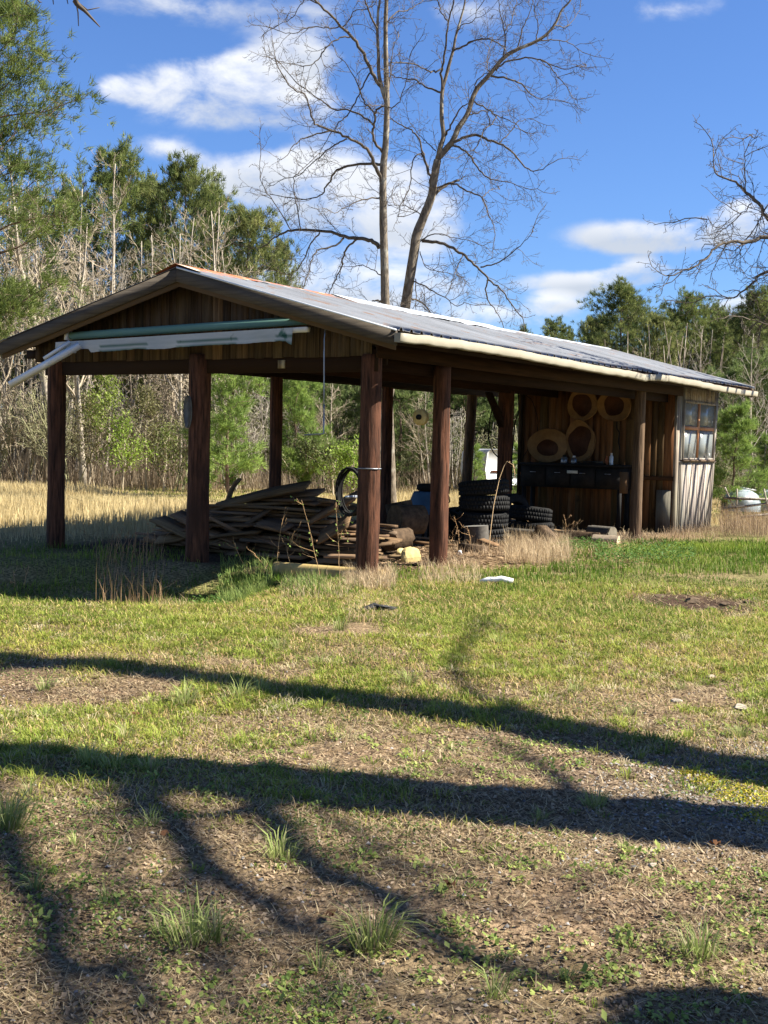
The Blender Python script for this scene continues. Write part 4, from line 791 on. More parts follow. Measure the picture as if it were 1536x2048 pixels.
# workbench with clutter
be = T('workbench', 1.86, 10.42, 0, 'black workbench with drawers against the cedar partition', 'workbench')
mb = MB(); mb.box((0, -.0, 1.235), (2.22, .60, .045)); mb.build('bench_top', M['black'], be); mb = MB(); mb.box((0, .02, 1.0), (2.12, .54, .42)); mb.build('drawer_case', M['black'], be)
for k in range(4): mb = MB(); mb.box((-.78 + .52 * k, -.26, 1.0), (.48, .02, .34), col=(1.5, 1.4, 1.3)); dr = mb.build('drawer', M['black'], be); mb = MB(); mb.tube([(-.84 + .52 * k, -.29, 1.08), (-.72 + .52 * k, -.29, 1.08)], .008, 6); mb.build('handle', M['steel'], dr)
for sx in (-1, 1):
    for sy in (-.2, .2): mb = MB(); mb.box((sx * 1.0, sy, .39), (.07, .07, .80)); mb.build('leg', M['black'], be)
mb = MB(); mb.box((.05, -.276, 1.10), (.22, .006, .055), col=(1, .95, .8)); mb.build('paper_label', M['paper'], be)
def cyl(name, u, v, z, r, h, mt, label, cat, cap=None):
    o = T(name, u, v, z, label, cat); mb = MB(); mb.lathe((0, 0, 0), [(r * .92, 0), (r, .01), (r, h * .82), (r * .6, h * .88), (r * .6, h)], 16); mb.build(name.split('_')[0] + '_body', M[mt], o, True)
    mb = MB(); mb.lathe((0, 0, 0), [(r * .5, h), (r * .5, h + .03), (r * .3, h + .035)], 12); mb.build('cap', M[cap or mt], o)
    return o
cyl('spray_can', 1.08, 10.3, 1.258, .036, .19, 'cap', 'pale spray can on the right part of the bench', 'spray can', 'white'); cyl('spray_can', 1.2, 10.36, 1.258, .03, .13, 'rust', 'short reddish can beside the pale spray can', 'can')
cyl('paint_tin', 2.05, 10.3, 1.258, .07, .13, 'steel', 'grey paint tin below the ragged tree slice', 'tin', 'black'); cyl('paint_tin', 1.86, 10.32, 1.258, .06, .12, 'steel', 'smaller grey tin right of the paint tin', 'tin', 'white')
o = T('tool_tray', 1.45, 10.3, 1.258, 'low tray of rags and small tools on the bench', 'tray'); mb = MB(); mb.box((0, 0, .012), (.5, .3, .024)); mb.tube([(-.2, 0, .04), (.1, .05, .045)], .014, 6, (3, 3, 3)); mb.box((.15, -.05, .04), (.14, .1, .03), (0, 0, .4), (4, 4, 3.5), .01); mb.build('tray_body', M['black'], o)
# cables hanging on the partition and on the middle post
def cable(pts, label, r=.008): 
    p0 = pts[0]; o = T('cable', p0[0], p0[1], p0[2], label, 'cable'); P_ = np.array([b(*p) - b(*p0) for p in pts]); t = np.linspace(0, 1, 26)
    Q = np.stack([np.interp(t, np.linspace(0, 1, len(P_)), P_[:, i_]) for i_ in range(3)], -1); Q[1:-1] = (Q[:-2] + Q[1:-1] + Q[2:]) / 3
    mb = MB(); mb.tube(Q, r, 5); mb.build('wire', M['rubber'], o, True)
cable([(2.74, 8.6, 2.4), (2.82, 8.6, 2.1), (2.85, 8.6, 1.7), (2.74, 8.6, 1.45), (2.62, 8.6, 1.35)], 'black cable looped left of the dark middle post', .012)
cable([(2.3, 8.7, 2.55), (2.28, 8.7, 2.2), (2.36, 8.7, 2.0), (2.4, 8.7, 1.3), (2.38, 8.7, .75)], 'black cable hanging down right of the dark middle post', .012)
cable([(3.1, 10.68, 2.6), (2.95, 10.66, 2.5), (2.8, 10.66, 2.1), (2.82, 10.66, 1.8), (2.98, 10.66, 1.55), (3.12, 10.66, 1.35)], 'thin cable curving down the left part of the partition', .007)
cable([(1.17, 10.74, 2.1), (1.16, 10.72, 1.95), (1.1, 10.72, 1.88), (1.12, 10.72, 1.7), (1.08, 10.72, 1.55)], 'dark cord hanging below the right tree slice', .012)
# weeds: tall stalks with small leaves in front of the pile
def stalk(pts, label, leafy=0, r=.004, side=0, Ydepth=None, colr=(1.3, 1.0, .7), dry=False, cat='weed'):
    g0 = G(*pts[0]); P_ = [g0]
    for p in pts[1:]: P_.append(at(p[0], p[1], g0[1] + rng.normal(0, .05)))
    P_ = np.array(P_); o = empty('weed_stalk', tuple(g0), 0, label=label, cat=cat); P_ = P_ - g0; t = np.linspace(0, 1, 14); s0 = np.linspace(0, 1, len(P_)); Q = np.stack([np.interp(t, s0, P_[:, i_]) for i_ in range(3)], -1); Q[1:-1] += rng.normal(0, .004, Q[1:-1].shape)
    mb = MB(); mb.tube(Q, np.linspace(r, r * .5, 14), 5, colr)
    tips = list(Q[4:])
    for k in range(side):
        s_ = Q[rng.integers(3, 13)]; d = np.array([rng.normal(0, .09), rng.normal(0, .05), rng.uniform(.03, .13)]); mb.tube([s_, s_ + d * .6, s_ + d * [.9, .9, 1.3]], [r * .5, r * .4, r * .25], 4, colr); tips += [s_ + d * .5, s_ + d]
    mb.build('stem', M['twig'], o)
    if leafy:
        ii = rng.integers(0, len(tips), leafy); L_ = np.array(tips)[ii] + rng.normal(0, .012, (leafy, 3))
        leafs('leaves', L_[:, 0], L_[:, 1], L_[:, 2], rng.uniform(.014, .03, leafy), lerpc((.16, .26, .05), (.36, .48, .12), rng.random(leafy)) if not dry else lerpc((.3, .18, .10), (.5, .33, .2), rng.random(leafy)), None, parent=o, tilt=.6)
    return o
stalk([(680, 1165), (676, 1080), (672, 1005)], 'tall thin green leaved stalk before the right part of the lumber pile', 24, side=4)
stalk([(640, 1155), (622, 1070), (603, 1000)], 'green leaved stalk left of the tallest one, before the lumber pile', 26, side=6)
stalk([(700, 1130), (695, 1070), (672, 1010)], 'leafy stem bending over beside the corner post', 20, side=4)
stalk([(640, 1130), (600, 1095), (560, 1070)], 'leafy bramble stem arching left before the pile', 22, side=3)
stalk([(552, 1145), (558, 1080), (570, 1020)], 'bare reddish twiggy stalk before the middle of the pile', 6, side=9, dry=True)
stalk([(500, 1150), (478, 1110), (470, 1085)], 'short leafy twig before the left of the pile', 12, side=3)
stalk([(585, 1150), (575, 1100), (590, 1060)], 'short bare twiggy weed before the pile', 3, side=9, dry=True); stalk([(540, 1150), (520, 1120), (500, 1100)], 'low bare twig at the foot of the pile', 2, side=8, dry=True)
stalk([(175, 1100), (168, 1060), (162, 990)], 'single thin dark stem behind the left corner post', 0, side=3, colr=(.6, .5, .4))
stalk([(28, 1190), (30, 1165), (27, 1140)], 'short dry stalk at the left edge of the shade', 6, side=2, dry=True); stalk([(45, 1190), (50, 1160), (58, 1132)], 'dry stalk with a bent tip at the left edge of the shade', 5, side=2, dry=True)
stalk([(400, 1120), (395, 1090), (410, 1045), (425, 1030)], 'dry arching grass stem against the middle gable post', 0, dry=True); stalk([(385, 1120), (380, 1080), (395, 1045), (420, 1035)], 'second dry arching stem against the middle gable post', 0, dry=True)
for k in range(9):
    x = rng.uniform(205, 300); stalk([(x, 1125), (x + 6, 1090), (x + rng.uniform(8, 22), rng.uniform(1050, 1070))], 'tall reddish dry grass stem in the shade between the left gable posts', 4, .003, 0, dry=True, colr=(1.1, .75, .5))['group'] = 'reddish dry stems between the left gable posts'
stalk([(978, 1110), (985, 1020), (1000, 950), (1012, 923), (1028, 930), (1030, 960)], 'tall pale dry stem arching over the tyres with drooping seed heads', 12, .006, 1, dry=True, colr=(2, 1.7, 1.3))
for k, (x0_, y0_, x1_, y1_) in enumerate([(1045, 1070, 1008, 1005), (1060, 1060, 1040, 1010), (920, 1095, 908, 1030), (940, 1095, 935, 1055), (900, 1090, 905, 1060), (1000, 1080, 1012, 1035), (1050, 1075, 1065, 1035), (1130, 1075, 1128, 1030), (1135, 1080, 1148, 1045)]):
    stalk([(x0_, y0_), ((x0_ + x1_) / 2 + 3, (y0_ + y1_) / 2), (x1_, y1_)], ['long pale bare stick rising from the straw right of the arching stem', 'upright pale twig before the tyre with the sunlit tread', 'brown seedy weed left of the chopping block', 'brown seedy weed just left of the tyres base', 'short seedy weed beside the second side post', 'brown seedy weed before the arching stem', 'brown seedy weed before the sunlit tread', 'thin forked twig beside the tipped block', 'shorter twig right of the tipped block'][k], 10, .004, 5, dry=True, colr=(1.7, 1.3, .9))
# broken fence and upturned boat right of the shed
FY = 27.5
fe = empty('rail_fence', tuple(at(1500, 1000, FY) * [1, 1, 0]), 0, label='low broken fence of weathered rails right of the window wall', cat='fence'); f0 = np.array(fe.location)
for (a_, b_, c_, d_, nm, cc) in [(1448, 996, 1560, 1000, 'rail', .7), (1446, 1018, 1560, 1004, 'rail', 1), (1480, 1035, 1560, 1026, 'rail', .9), (1450, 975, 1466, 1012, 'post', 1.6), (1474, 978, 1474, 1030, 'post', 1.5), (1528, 978, 1540, 1035, 'post', 1.5)]:
    mb = MB(); mb.tube([at(a_, b_, FY) - f0, at(c_, d_, FY + .1) - f0], .028 if nm == 'rail' else .022, 4, (cc,) * 3, wob=.1); mb.build(nm, M['paleboard'], fe)
def hull(px0, px1, py, Y, h, label):
    p0, p1 = at(px0, py, Y), at(px1, py, Y); L_ = p1[0] - p0[0]; o = empty('upturned_boat', (p0[0], Y, 0), 0, label=label, cat='boat'); mb = MB(); n = 16; m_ = 12; V = []
    for i_ in range(n):
        t = i_ / (n - 1); w_ = .55 * math.sin(math.pi * min(1, t * .55 + .12)) ** .6 * (1 - .15 * t); hh = h * (math.sin(math.pi * min(1, .12 + t * .7)) ** .5)
        for j_ in range(m_): a = math.pi * j_ / (m_ - 1); V.append([t * L_, -math.cos(a) * w_, p0[2] - .35 + (hh + .1) * math.sin(a) ** .7])
    i = np.arange(n - 1)[:, None] * m_; j = np.arange(m_ - 1)[None]; mb.add(V, [np.stack([i + j, i + j + 1, i + m_ + j + 1, i + m_ + j], -1).reshape(-1, 4)]); mb.build('hull', M['boat'], o, True)
    mb = MB(); mb.tube([(0, 0, p0[2] + .05), (L_ * .5, 0, p0[2] + h - .22), (L_, 0, p0[2] + h - .28)], .018, 6); mb.build('keel_strip', M['white'], o)
hull(1450, 1512, 990, 29, .40, 'faded grey upturned boat behind the rail fence'); hull(1518, 1580, 990, 30, .42, 'second upturned hull at the right picture edge behind the fence')
# trailer far behind
tr = empty('travel_trailer', tuple(at(1010, 930, 43) * [1, 1, 0]), .35, label='white travel trailer parked at the wood edge, seen past the tyres', cat='trailer'); zt = at(1000, 899, 43)[2]; zb_ = at(1000, 958, 43)[2] - .2
mb = MB(); pr = [(-.62, zb_), (-.72, zb_ + .5), (-.66, zt - .12), (-.55, zt), (3.4, zt), (3.5, zt - .1), (3.5, zb_)]
V = np.array([[x, y, z] for y in (0, 2.1) for x, z in pr]); k = len(pr); j = np.arange(k); j2 = (j + 1) % k; mb.add(V, [np.stack([j, j2, j2 + k, j + k], -1), j[None], j[None, ::-1] + k]); mb.build('body', M['trailer'], tr)
mb = MB(); mb.box((.05, -.01, zt - .42), (.42, .03, .36)); mb.build('window', M['black'], tr); mb = MB(); mb.box((1.3, -.02, zt - .45), (1.2, .03, .35)); mb.build('window', M['black'], tr); mb = MB(); mb.box((1.0, -.012, zb_ + .45), (3.0, .02, .06)); mb.build('stripe', M['rust'], tr); mb = MB(); mb.box((.6, .9, zt + .06), (.6, .5, .12)); mb.build('roof_vent', M['white'], tr)
for x in (1.6, 2.4): mb = MB(); mb.lathe((x, .05, zb_), [(.02, -.1), (.33, -.1), (.33, .1), (.02, .1)], 20, 'Y'); mb.build('wheel', M['rubber'], tr)
# ------------------------------------------------------------------ trees
def unit(v): return v / (np.linalg.norm(v) + 1e-9)
def grow(mb, p, d, L_, r, lvl, opt, seg=None, col=(1, 1, 1), sink=None):
    """one twisting branch with side branches; opt = dict(sub, turn, up, ratio, minr)"""
    seg = seg or (7 if L_ > 1.5 else 5 if L_ > .4 else 4); P_ = [p]; q_ = np.array(p, float); d = unit(np.array(d, float)); ds = []
    for i_ in range(seg):
        d = unit(d + rng.normal(0, opt['turn'], 3) + np.array([0, 0, opt['up']])); ds.append(d); q_ = q_ + d * L_ / seg; P_.append(q_)
    rr = np.linspace(r, max(r * .45, opt['minr']), seg + 1); mb.tube(P_, rr, 5 if r > .03 else 3, col, cap=False)
    if lvl <= 0: return
    n = max(2, int(round(opt['sub'] * (L_ ** opt.get('lp', .6)))))
    for k in range(n):
        t = (k + rng.uniform(.2, .9)) / n * .82 + .18; i_ = min(seg - 1, int(t * seg)); s0 = P_[i_] + (P_[i_ + 1] - P_[i_]) * (t * seg - i_ if t < 1 else 1)
        side = unit(np.cross(ds[i_], rng.normal(0, 1, 3))); a = rng.uniform(*opt.get('ang', (.6, 1.1))); nd = ds[i_] * math.cos(a) + side * math.sin(a)
        grow(mb, s0, nd, L_ * opt['ratio'] * rng.uniform(.55, 1.15) * (1.15 - .5 * t), max(rr[i_] * .62, opt['minr']), lvl - 1, opt, col=col)
def catmull(P_, n):
    P_ = np.array(P_, float); k = len(P_); t = np.linspace(0, k - 1.0001, n); out = []
    for u in t:
        i = int(u); f = u - i; p0, p1, p2, p3 = P_[max(i - 1, 0)], P_[i], P_[min(i + 1, k - 1)], P_[min(i + 2, k - 1)]
        out.append(.5 * ((2 * p1) + (-p0 + p2) * f + (2 * p0 - 5 * p1 + 4 * p2 - p3) * f * f + (-p0 + 3 * p1 - 3 * p2 + p3) * f ** 3))
    return np.array(out)
def traced(name, Y, label, trunks, limbs, twd=.55, sub=None, opt=None, spread=1.6, cat='tree'):
    """limbs: (points px, start width px, end width px)"""
    base = at(*trunks[0][0][0], Y); base[2] = float(gz(base[0], base[1])); root = empty(name, tuple(base), 0, label=label, cat=cat)
    mt = MB(); mc = MB(); mp_ = Y / F_PX / 2
    opt = opt or dict(sub=5.4, turn=.25, up=.03, ratio=.50, minr=.0036, lp=.55, ang=(.5, 1.15))
    def path(pts, off):
        k = len(pts); return np.array([at(x, y, Y + off * (i_ / max(1, k - 1)) ** 1.2) for i_, (x, y) in enumerate(pts)]) - base
    allp = []
    for pts, w0, w1 in trunks:
        P_ = path(pts, 0); 
        if pts is trunks[0][0]: P_[0][2] = -.1
        Q = catmull(P_, len(pts) * 4); mt.tube(Q, np.linspace(w0, w1, len(Q)) * mp_ * .88, 10, wob=.07); allp.append((Q, w1 * mp_, .35))
    for pts, w0, w1 in limbs:
        off = rng.uniform(-spread, spread); Q = catmull(path(pts, off), len(pts) * 4); Q[1:-1] += rng.normal(0, .012, Q[1:-1].shape)
        mc.tube(Q, np.linspace(w0, w1, len(Q)) * mp_ * .85, 7 if w0 > 4 else 5, wob=.05); allp.append((Q, w0 * mp_, 1))
    for Q, r, wgt in allp:
        seg = np.linalg.norm(np.diff(Q, axis=0), axis=1); tot = seg.sum(); cum = np.concatenate([[0], np.cumsum(seg)]); n = int(tot / twd * (wgt if wgt < 1 else 1) * 2.2)
        for k in range(n):
            s = tot * (.12 + .88 * (k + rng.random()) / n) if wgt == 1 else tot * (.45 + .55 * rng.random()); i_ = min(len(seg) - 1, np.searchsorted(cum, s) - 1); f = (s - cum[i_]) / seg[i_]; p = Q[i_] * (1 - f) + Q[i_ + 1] * f; d = unit(Q[i_ + 1] - Q[i_])
            side = unit(np.cross(d, rng.normal(0, 1, 3))); a = rng.uniform(.5, 1.2); nd = d * math.cos(a) + side * math.sin(a) + [0, 0, .12]
            grow(mc, p, nd, rng.uniform(.35, 1.15) * (1.15 - .45 * s / tot), rng.uniform(.006, .010), 2, opt)
        grow(mc, Q[-1], Q[-1] - Q[-2], .9, .012, 2, opt)
    mt.build('trunk', M['bark'], root, True); mc.build('crown', M['ptwig'], root); return root
def c1(l): return [(500 + x / 2.56, 300 + y / 2.56) for x, y in l]
def c2(l): return [(500 + x / 4.389, y / 4.389) for x, y in l]
def c3(l): return [(800 + x / 3.84, y / 3.84) for x, y in l]
def c4(l): return [(1036 + x / 3.072, 250 + y / 3.072) for x, y in l]
traced('bare_tree', 32, 'tall bare pecan tree with an upright trunk behind the shed', [
    ([(784, 1012), (780, 900), (775, 760), (771, 610), (768, 500), (766, 400), (767, 330), (771, 290), (774, 210), (772, 130), (771, 60), (773, 0), (775, -90), (778, -170)], 24, 6),
    (c2([(1195, 890), (1160, 780), (1130, 640), (1128, 480), (1118, 300), (1125, 100), (1140, 0), (1150, -300)]), 10, 4)],
   [(c1([(662, 500), (640, 475), (580, 455), (480, 445), (400, 418), (260, 410), (190, 415), (130, 450), (60, 500)]), 11, 3), (c1([(356, 424), (300, 500), (262, 590), (200, 640)]), 4, 2), (c1([(480, 450), (430, 495), (340, 520), (310, 600), (275, 700)]), 5, 2),
    (c1([(545, 458), (490, 510), (470, 590), (430, 680), (405, 740)]), 5, 2), (c1([(262, 408), (235, 270), (225, 150), (270, 100), (350, 20)]), 3, 1.5), (c1([(210, 410), (140, 290), (60, 170), (50, 60)]), 3, 1.3),
    (c1([(680, 185), (660, 120), (640, 80), (620, 30), (590, -10)]) + c2([(940, 1250), (800, 1180), (640, 1120), (550, 1060), (500, 850), (350, 760), (230, 560)]), 10, 2), (c1([(672, 75), (570, 72), (460, 95), (420, 135), (390, 200), (330, 245), (180, 242)]), 7, 2),
    (c2([(1180, 1350), (1090, 1230), (1092, 1100), (1110, 980), (1170, 930)]), 7, 4), (c2([(1095, 1100), (1000, 1030), (880, 970), (730, 960), (640, 890), (510, 800), (380, 700), (250, 540)]), 5, 1.6), (c2([(1108, 985), (1000, 895), (960, 780), (870, 600), (760, 480)]), 4, 1.5),
    (c2([(1150, 760), (1060, 620), (1000, 480), (900, 330), (800, 230), (700, 120), (590, 30), (520, -80)]), 9, 4), (c2([(880, 320), (820, 325), (740, 360), (650, 440), (600, 520), (520, 575), (370, 560), (270, 540)]), 4, 1.6),
    (c2([(800, 230), (740, 250), (640, 240), (500, 240), (400, 290), (250, 270)]), 3.5, 1.5), (c2([(590, 30), (480, 0), (380, 150), (250, 220)]), 3, 1.3), (c2([(810, 240), (860, 190), (920, 100), (1020, 80), (1050, 60)]), 3, 1.5),
    (c2([(1118, 260), (1050, 120), (1010, 0), (980, -200)]), 5, 2.5), (c2([(1200, 200), (1280, 110), (1400, 80), (1520, 0)]), 4, 1.8), (c2([(1210, 880), (1230, 650), (1250, 450), (1300, 330)]), 3, 1.3), (c2([(1200, 940), (1290, 920), (1370, 720), (1400, 500)]), 3, 1.3),
    (c1([(664, 245), (540, 265), (450, 318)]), 4, 1.5), (c1([(668, 640), (600, 600), (560, 590)]), 3, 1.2), (c1([(680, 775), (640, 772), (605, 782)]), 5, 2), (c2([(1050, 640), (980, 780), (900, 950), (800, 1060), (700, 1180)]), 4, 2), (c2([(850, 1220), (750, 1270), (640, 1350), (540, 1440), (430, 1540)]), 4, 2),
    (c2([(700, 1150), (500, 1200), (390, 1270), (330, 1360)]), 4, 1.6)])
traced('bare_tree', 33, 'tall bare pecan tree leaning right behind the shed, forked high up', [
    ([(735, 1010), (765, 850), (797, 680), (809, 622), (828, 505), (833, 470), (848, 432), (863, 392), (868, 358), (875, 320)], 26, 17),
    (c3([(288, 1220), (400, 1090), (450, 980), (520, 870), (580, 700), (690, 570), (800, 440), (900, 380), (1040, 320), (1130, 260), (1200, 170), (1240, 80), (1310, 0), (1350, -120)]), 14, 3),
    (c3([(288, 1230), (310, 1130), (335, 1040), (320, 900), (325, 700), (350, 600), (390, 450), (410, 380), (430, 270), (470, 130), (500, 0), (520, -300)]), 12, 3)],
   [(c3([(325, 690), (320, 550), (345, 400), (370, 180), (410, 0), (425, -260)]), 6, 2.5), (c3([(372, 172), (310, 80), (290, 0), (270, -100)]), 3.5, 2), (c3([(400, 400), (500, 345), (620, 295), (700, 305), (790, 350)]), 5, 1.5), (c3([(430, 260), (480, 190), (560, 160), (590, 80)]), 3, 1.3),
    (c3([(350, 1130), (430, 1080), (580, 1035), (680, 1075), (800, 1120), (880, 1190), (970, 1290), (1060, 1310), (1170, 1250)]), 8, 1.6), (c3([(400, 1110), (520, 1180), (600, 1290), (650, 1344), (720, 1380), (830, 1400), (950, 1440)]), 5, 1.5),
    (c3([(565, 780), (650, 830), (740, 885), (830, 920), (900, 960)]), 4, 1.4), (c3([(345, 1045), (400, 940), (470, 830), (530, 790)]), 5, 2), (c3([(692, 580), (850, 610), (940, 650), (1000, 720), (1070, 760), (1200, 765)]), 5, 1.3), (c3([(740, 540), (760, 510), (850, 465), (1000, 445), (1120, 480), (1180, 550), (1250, 630), (1300, 700)]), 5, 1.4),
    (c3([(1090, 460), (1250, 530), (1400, 490)]), 3, 1.2), (c3([(1050, 315), (1180, 310), (1300, 330), (1400, 400)]), 3.5, 1.3), (c3([(1190, 195), (1290, 200), (1380, 80)]), 3, 1.3), (c3([(795, 440), (808, 300), (800, 230), (770, 110), (760, 0)]), 4, 1.6), (c3([(805, 240), (850, 170), (880, 60), (900, -30)]), 3, 1.3),
    (c3([(900, 380), (940, 220), (990, 120), (1020, 0)]), 3.5, 1.5), (c3([(1045, 310), (1062, 200), (1030, 100), (1040, 0)]), 3, 1.3), (c3([(690, 560), (665, 480), (700, 330)]), 3, 1.2), (c3([(580, 690), (590, 620), (650, 570), (690, 560)]), 3, 1.5), (c3([(520, 890), (600, 860), (700, 850)]), 4, 2),
    (c3([(668, 860), (690, 950), (640, 1010), (560, 1190)]), 3, 1.2), (c3([(740, 890), (700, 960), (640, 1000), (590, 1130), (510, 1170)]), 3, 1.2), (c3([(760, 1100), (850, 1010), (900, 940), (990, 910)]), 3, 1.2),
    (c3([(310, 710), (200, 660), (100, 610), (0, 600), (-80, 560)]), 5, 1.6), (c3([(325, 530), (270, 548), (200, 540), (100, 490), (0, 478), (-90, 490)]), 4.5, 1.6),
    (c1([(930, 190), (920, 130), (880, 20)]) + c3([(180, 1200), (150, 1080), (100, 1010), (0, 955), (-80, 900)]), 7, 2.2), (c1([(872, 20), (835, 50), (815, 190), (770, 290), (760, 340)]), 3.5, 1.5), (c3([(275, 1160), (200, 1090), (140, 1030)]), 3, 1.4),
    (c1([(930, 240), (1000, 180), (1070, 155)]), 8, 6), (c1([(955, 195), (1030, 170), (1110, 210), (1190, 245), (1220, 330), (1245, 380), (1255, 440)]), 5, 1.6), (c1([(1190, 245), (1230, 205), (1280, 200)]), 2.5, 1.2),
    (c1([(880, 465), (960, 470), (1050, 510), (1110, 550), (1150, 590), (1210, 650), (1240, 680), (1300, 730), (1350, 800), (1400, 870)]), 8, 2), (c1([(1215, 665), (1210, 750), (1250, 810), (1290, 880)]), 4, 1.6), (c1([(1180, 600), (1280, 570), (1370, 500), (1440, 430)]), 4, 1.3), (c1([(1088, 540), (1060, 600), (1035, 670)]), 3, 1.3),
    (c1([(870, 470), (940, 430), (1030, 445), (1110, 460)]), 3.5, 1.3), (c1([(830, 670), (900, 700), (1000, 760), (1060, 800)]), 4, 1.4), (c1([(815, 762), (880, 780), (930, 840)]), 5, 2.5), (c1([(848, 660), (850, 740), (850, 830)]), 3, 1.5), (c1([(885, 335), (800, 290), (740, 280)]), 3, 1.2), (c1([(870, 520), (900, 600), (960, 620)]), 2.5, 1.1)])
# right edge tree: boughs reach into the frame from a trunk outside it
E1 = at(1500, 400, 21)
traced('bare_tree', 21, 'bare tree reaching in from the right picture edge over the shed roof', [([(2120, 1090), (2080, 800), (2010, 560), (1960, 420), (1900, 200), (1890, 0)], 60, 24)],
   [([(2000, 560), (1850, 520), (1700, 480), (1580, 455)] + c4([(1536, 580), (1480, 490), (1400, 410), (1330, 350), (1220, 290), (1200, 190)]), 16, 2), ([(1960, 430), (1780, 450), (1640, 470)] + c4([(1536, 685), (1430, 715), (1340, 720), (1240, 730), (1180, 790), (1100, 860), (1010, 895)]), 14, 2),
    ([(2030, 620), (1800, 560), (1640, 530)] + c4([(1536, 900), (1440, 970), (1330, 1060), (1220, 1050)]), 12, 2), (c4([(1440, 480), (1360, 560), (1250, 640), (1160, 580)]), 3, 1.3), (c4([(1400, 410), (1390, 200), (1440, 70)]), 3, 1.2), ([(1930, 300), (1750, 280), (1640, 330), (1560, 380), (1500, 470)], 8, 2),
    ([(2000, 600), (1800, 640), (1650, 660), (1560, 650), (1500, 640)], 7, 2), ([(1650, 470), (1600, 560), (1540, 620)], 4, 2)], twd=.34, opt=dict(sub=6.0, turn=.26, up=.02, ratio=.46, minr=.0032, lp=.55, ang=(.5, 1.15)), spread=1.2)
# shading trees standing outside the frame to the right: their trunks and limbs throw the long shadows on the lawn
def sh(px, py, z): g0 = G(px, py); return g0 + np.array(SUN) * z
def shade_tree(name, label, base, trunks, limbs, lv=1):
    root = empty(name, (base[0], base[1], 0), 0, label=label, cat='tree'); B_ = np.array([base[0], base[1], 0.]); mt = MB(); mc = MB(); opt = dict(sub=3.2, turn=.2, up=.03, ratio=.5, minr=.006, lp=.5, ang=(.5, 1.0))
    for P_, r0, r1 in trunks: P_ = np.array([p - B_ for p in P_]); Q = catmull(P_, len(P_) * 5); mt.tube(Q, np.linspace(r0, r1, len(Q)), 12, wob=.05)
    for P_, r0, r1 in limbs:
        P_ = np.array([p - B_ for p in P_]); Q = catmull(P_, len(P_) * 5); mc.tube(Q, np.linspace(r0, r1, len(Q)), 7, wob=.06)
        if lv:
            for k in range(5): i_ = rng.integers(3, len(Q) - 1); d = unit(Q[i_] - Q[i_ - 1]) + rng.normal(0, .6, 3); grow(mc, Q[i_], d, rng.uniform(.8, 2.0), .013, 2, opt)
    mt.build('trunk', M['bark'], root, True); mc.build('crown', M['twig'], root); return root
base = (6.7, 4.15); b0 = np.array([6.7, 4.15, -.1])
shade_tree('forked_tree', 'big forked tree beside the lawn, outside the picture on the right', base,
    [([b0, b0 + [.05, .1, 1.6], sh(1700, 1580, 3.4), sh(1536, 1541, 5), sh(1400, 1522, 6), sh(1000, 1443, 7.4), sh(700, 1400, 8.3), sh(300, 1347, 9.2), sh(0, 1318, 9.8), sh(-250, 1290, 10.5)], .32, .18),
     ([b0, b0 + [.05, .05, 1.6], sh(1700, 1680, 3.2), sh(1536, 1655, 4.4), sh(1200, 1628, 5.8), sh(800, 1590, 7.0), sh(450, 1560, 7.9), sh(180, 1535, 8.5), sh(-30, 1520, 9), sh(-300, 1500, 9.6)], .34, .30)],
    [([sh(270, 1570, 8.2), sh(380, 1690, 7.9), sh(480, 1780, 8.0), sh(620, 1865, 8.4), sh(740, 1905, 9.2)], .08, .03), ([sh(490, 1600, 7.9), sh(620, 1730, 7.6), sh(768, 1790, 7.7), sh(900, 1890, 8), sh(1050, 1945, 8.5), sh(1160, 1965, 9)], .075, .04),
     ([sh(-60, 1560, 9.0), sh(30, 1740, 8.6), sh(90, 1810, 8.4), sh(110, 1900, 8.6), sh(150, 2060, 9)], .08, .05), ([sh(1150, 1480, 6.8), sh(1030, 1420, 8), sh(930, 1375, 9), sh(905, 1320, 10), sh(960, 1240, 11)], .06, .03),
     ([sh(1150, 1590, 6.0), sh(1080, 1530, 8), sh(960, 1470, 9.5)], .05, .02), ([sh(640, 1580, 7.4), sh(500, 1620, 8.2), sh(330, 1635, 9.2), sh(150, 1625, 10)], .07, .03), ([sh(60, 1320, 9.7), sh(-40, 1350, 10), sh(-200, 1400, 10.4)], .07, .04), ([sh(400, 1560, 8), sh(300, 1600, 9), sh(160, 1590, 10)], .05, .02),
     ([sh(560, 1560, 8), sh(700, 1660, 8.3), sh(800, 1730, 8.8), sh(860, 1840, 9.6)], .035, .015), ([sh(200, 1530, 8.6), sh(260, 1640, 8.9), sh(240, 1760, 9.2), sh(300, 1880, 9.7)], .04, .015), ([sh(330, 1640, 8), sh(400, 1800, 8.4), sh(430, 1960, 9), sh(520, 2060, 9.3)], .045, .02),
     ([sh(110, 1920, 8.6), sh(250, 1960, 9), sh(300, 2060, 9.4)], .07, .04)])
g1 = G(1560, 2100); bb = np.array([5.0, 2.2, 0]); 
shade_tree('leaning_tree', 'short leaning tree close to the camera, outside the picture on the right', (5.0, 2.0), [([np.array([5.0, 2.0, -.1]), sh(1800, 2200, 2.5), sh(1600, 2060, 3.6), sh(1440, 2035, 4.2), sh(1330, 2075, 4.8), sh(1260, 2200, 5.4)], .17, .13)], [([sh(1440, 2020, 4.2), sh(1350, 1985, 4.7), sh(1200, 2010, 5.4)], .05, .03)], 1)
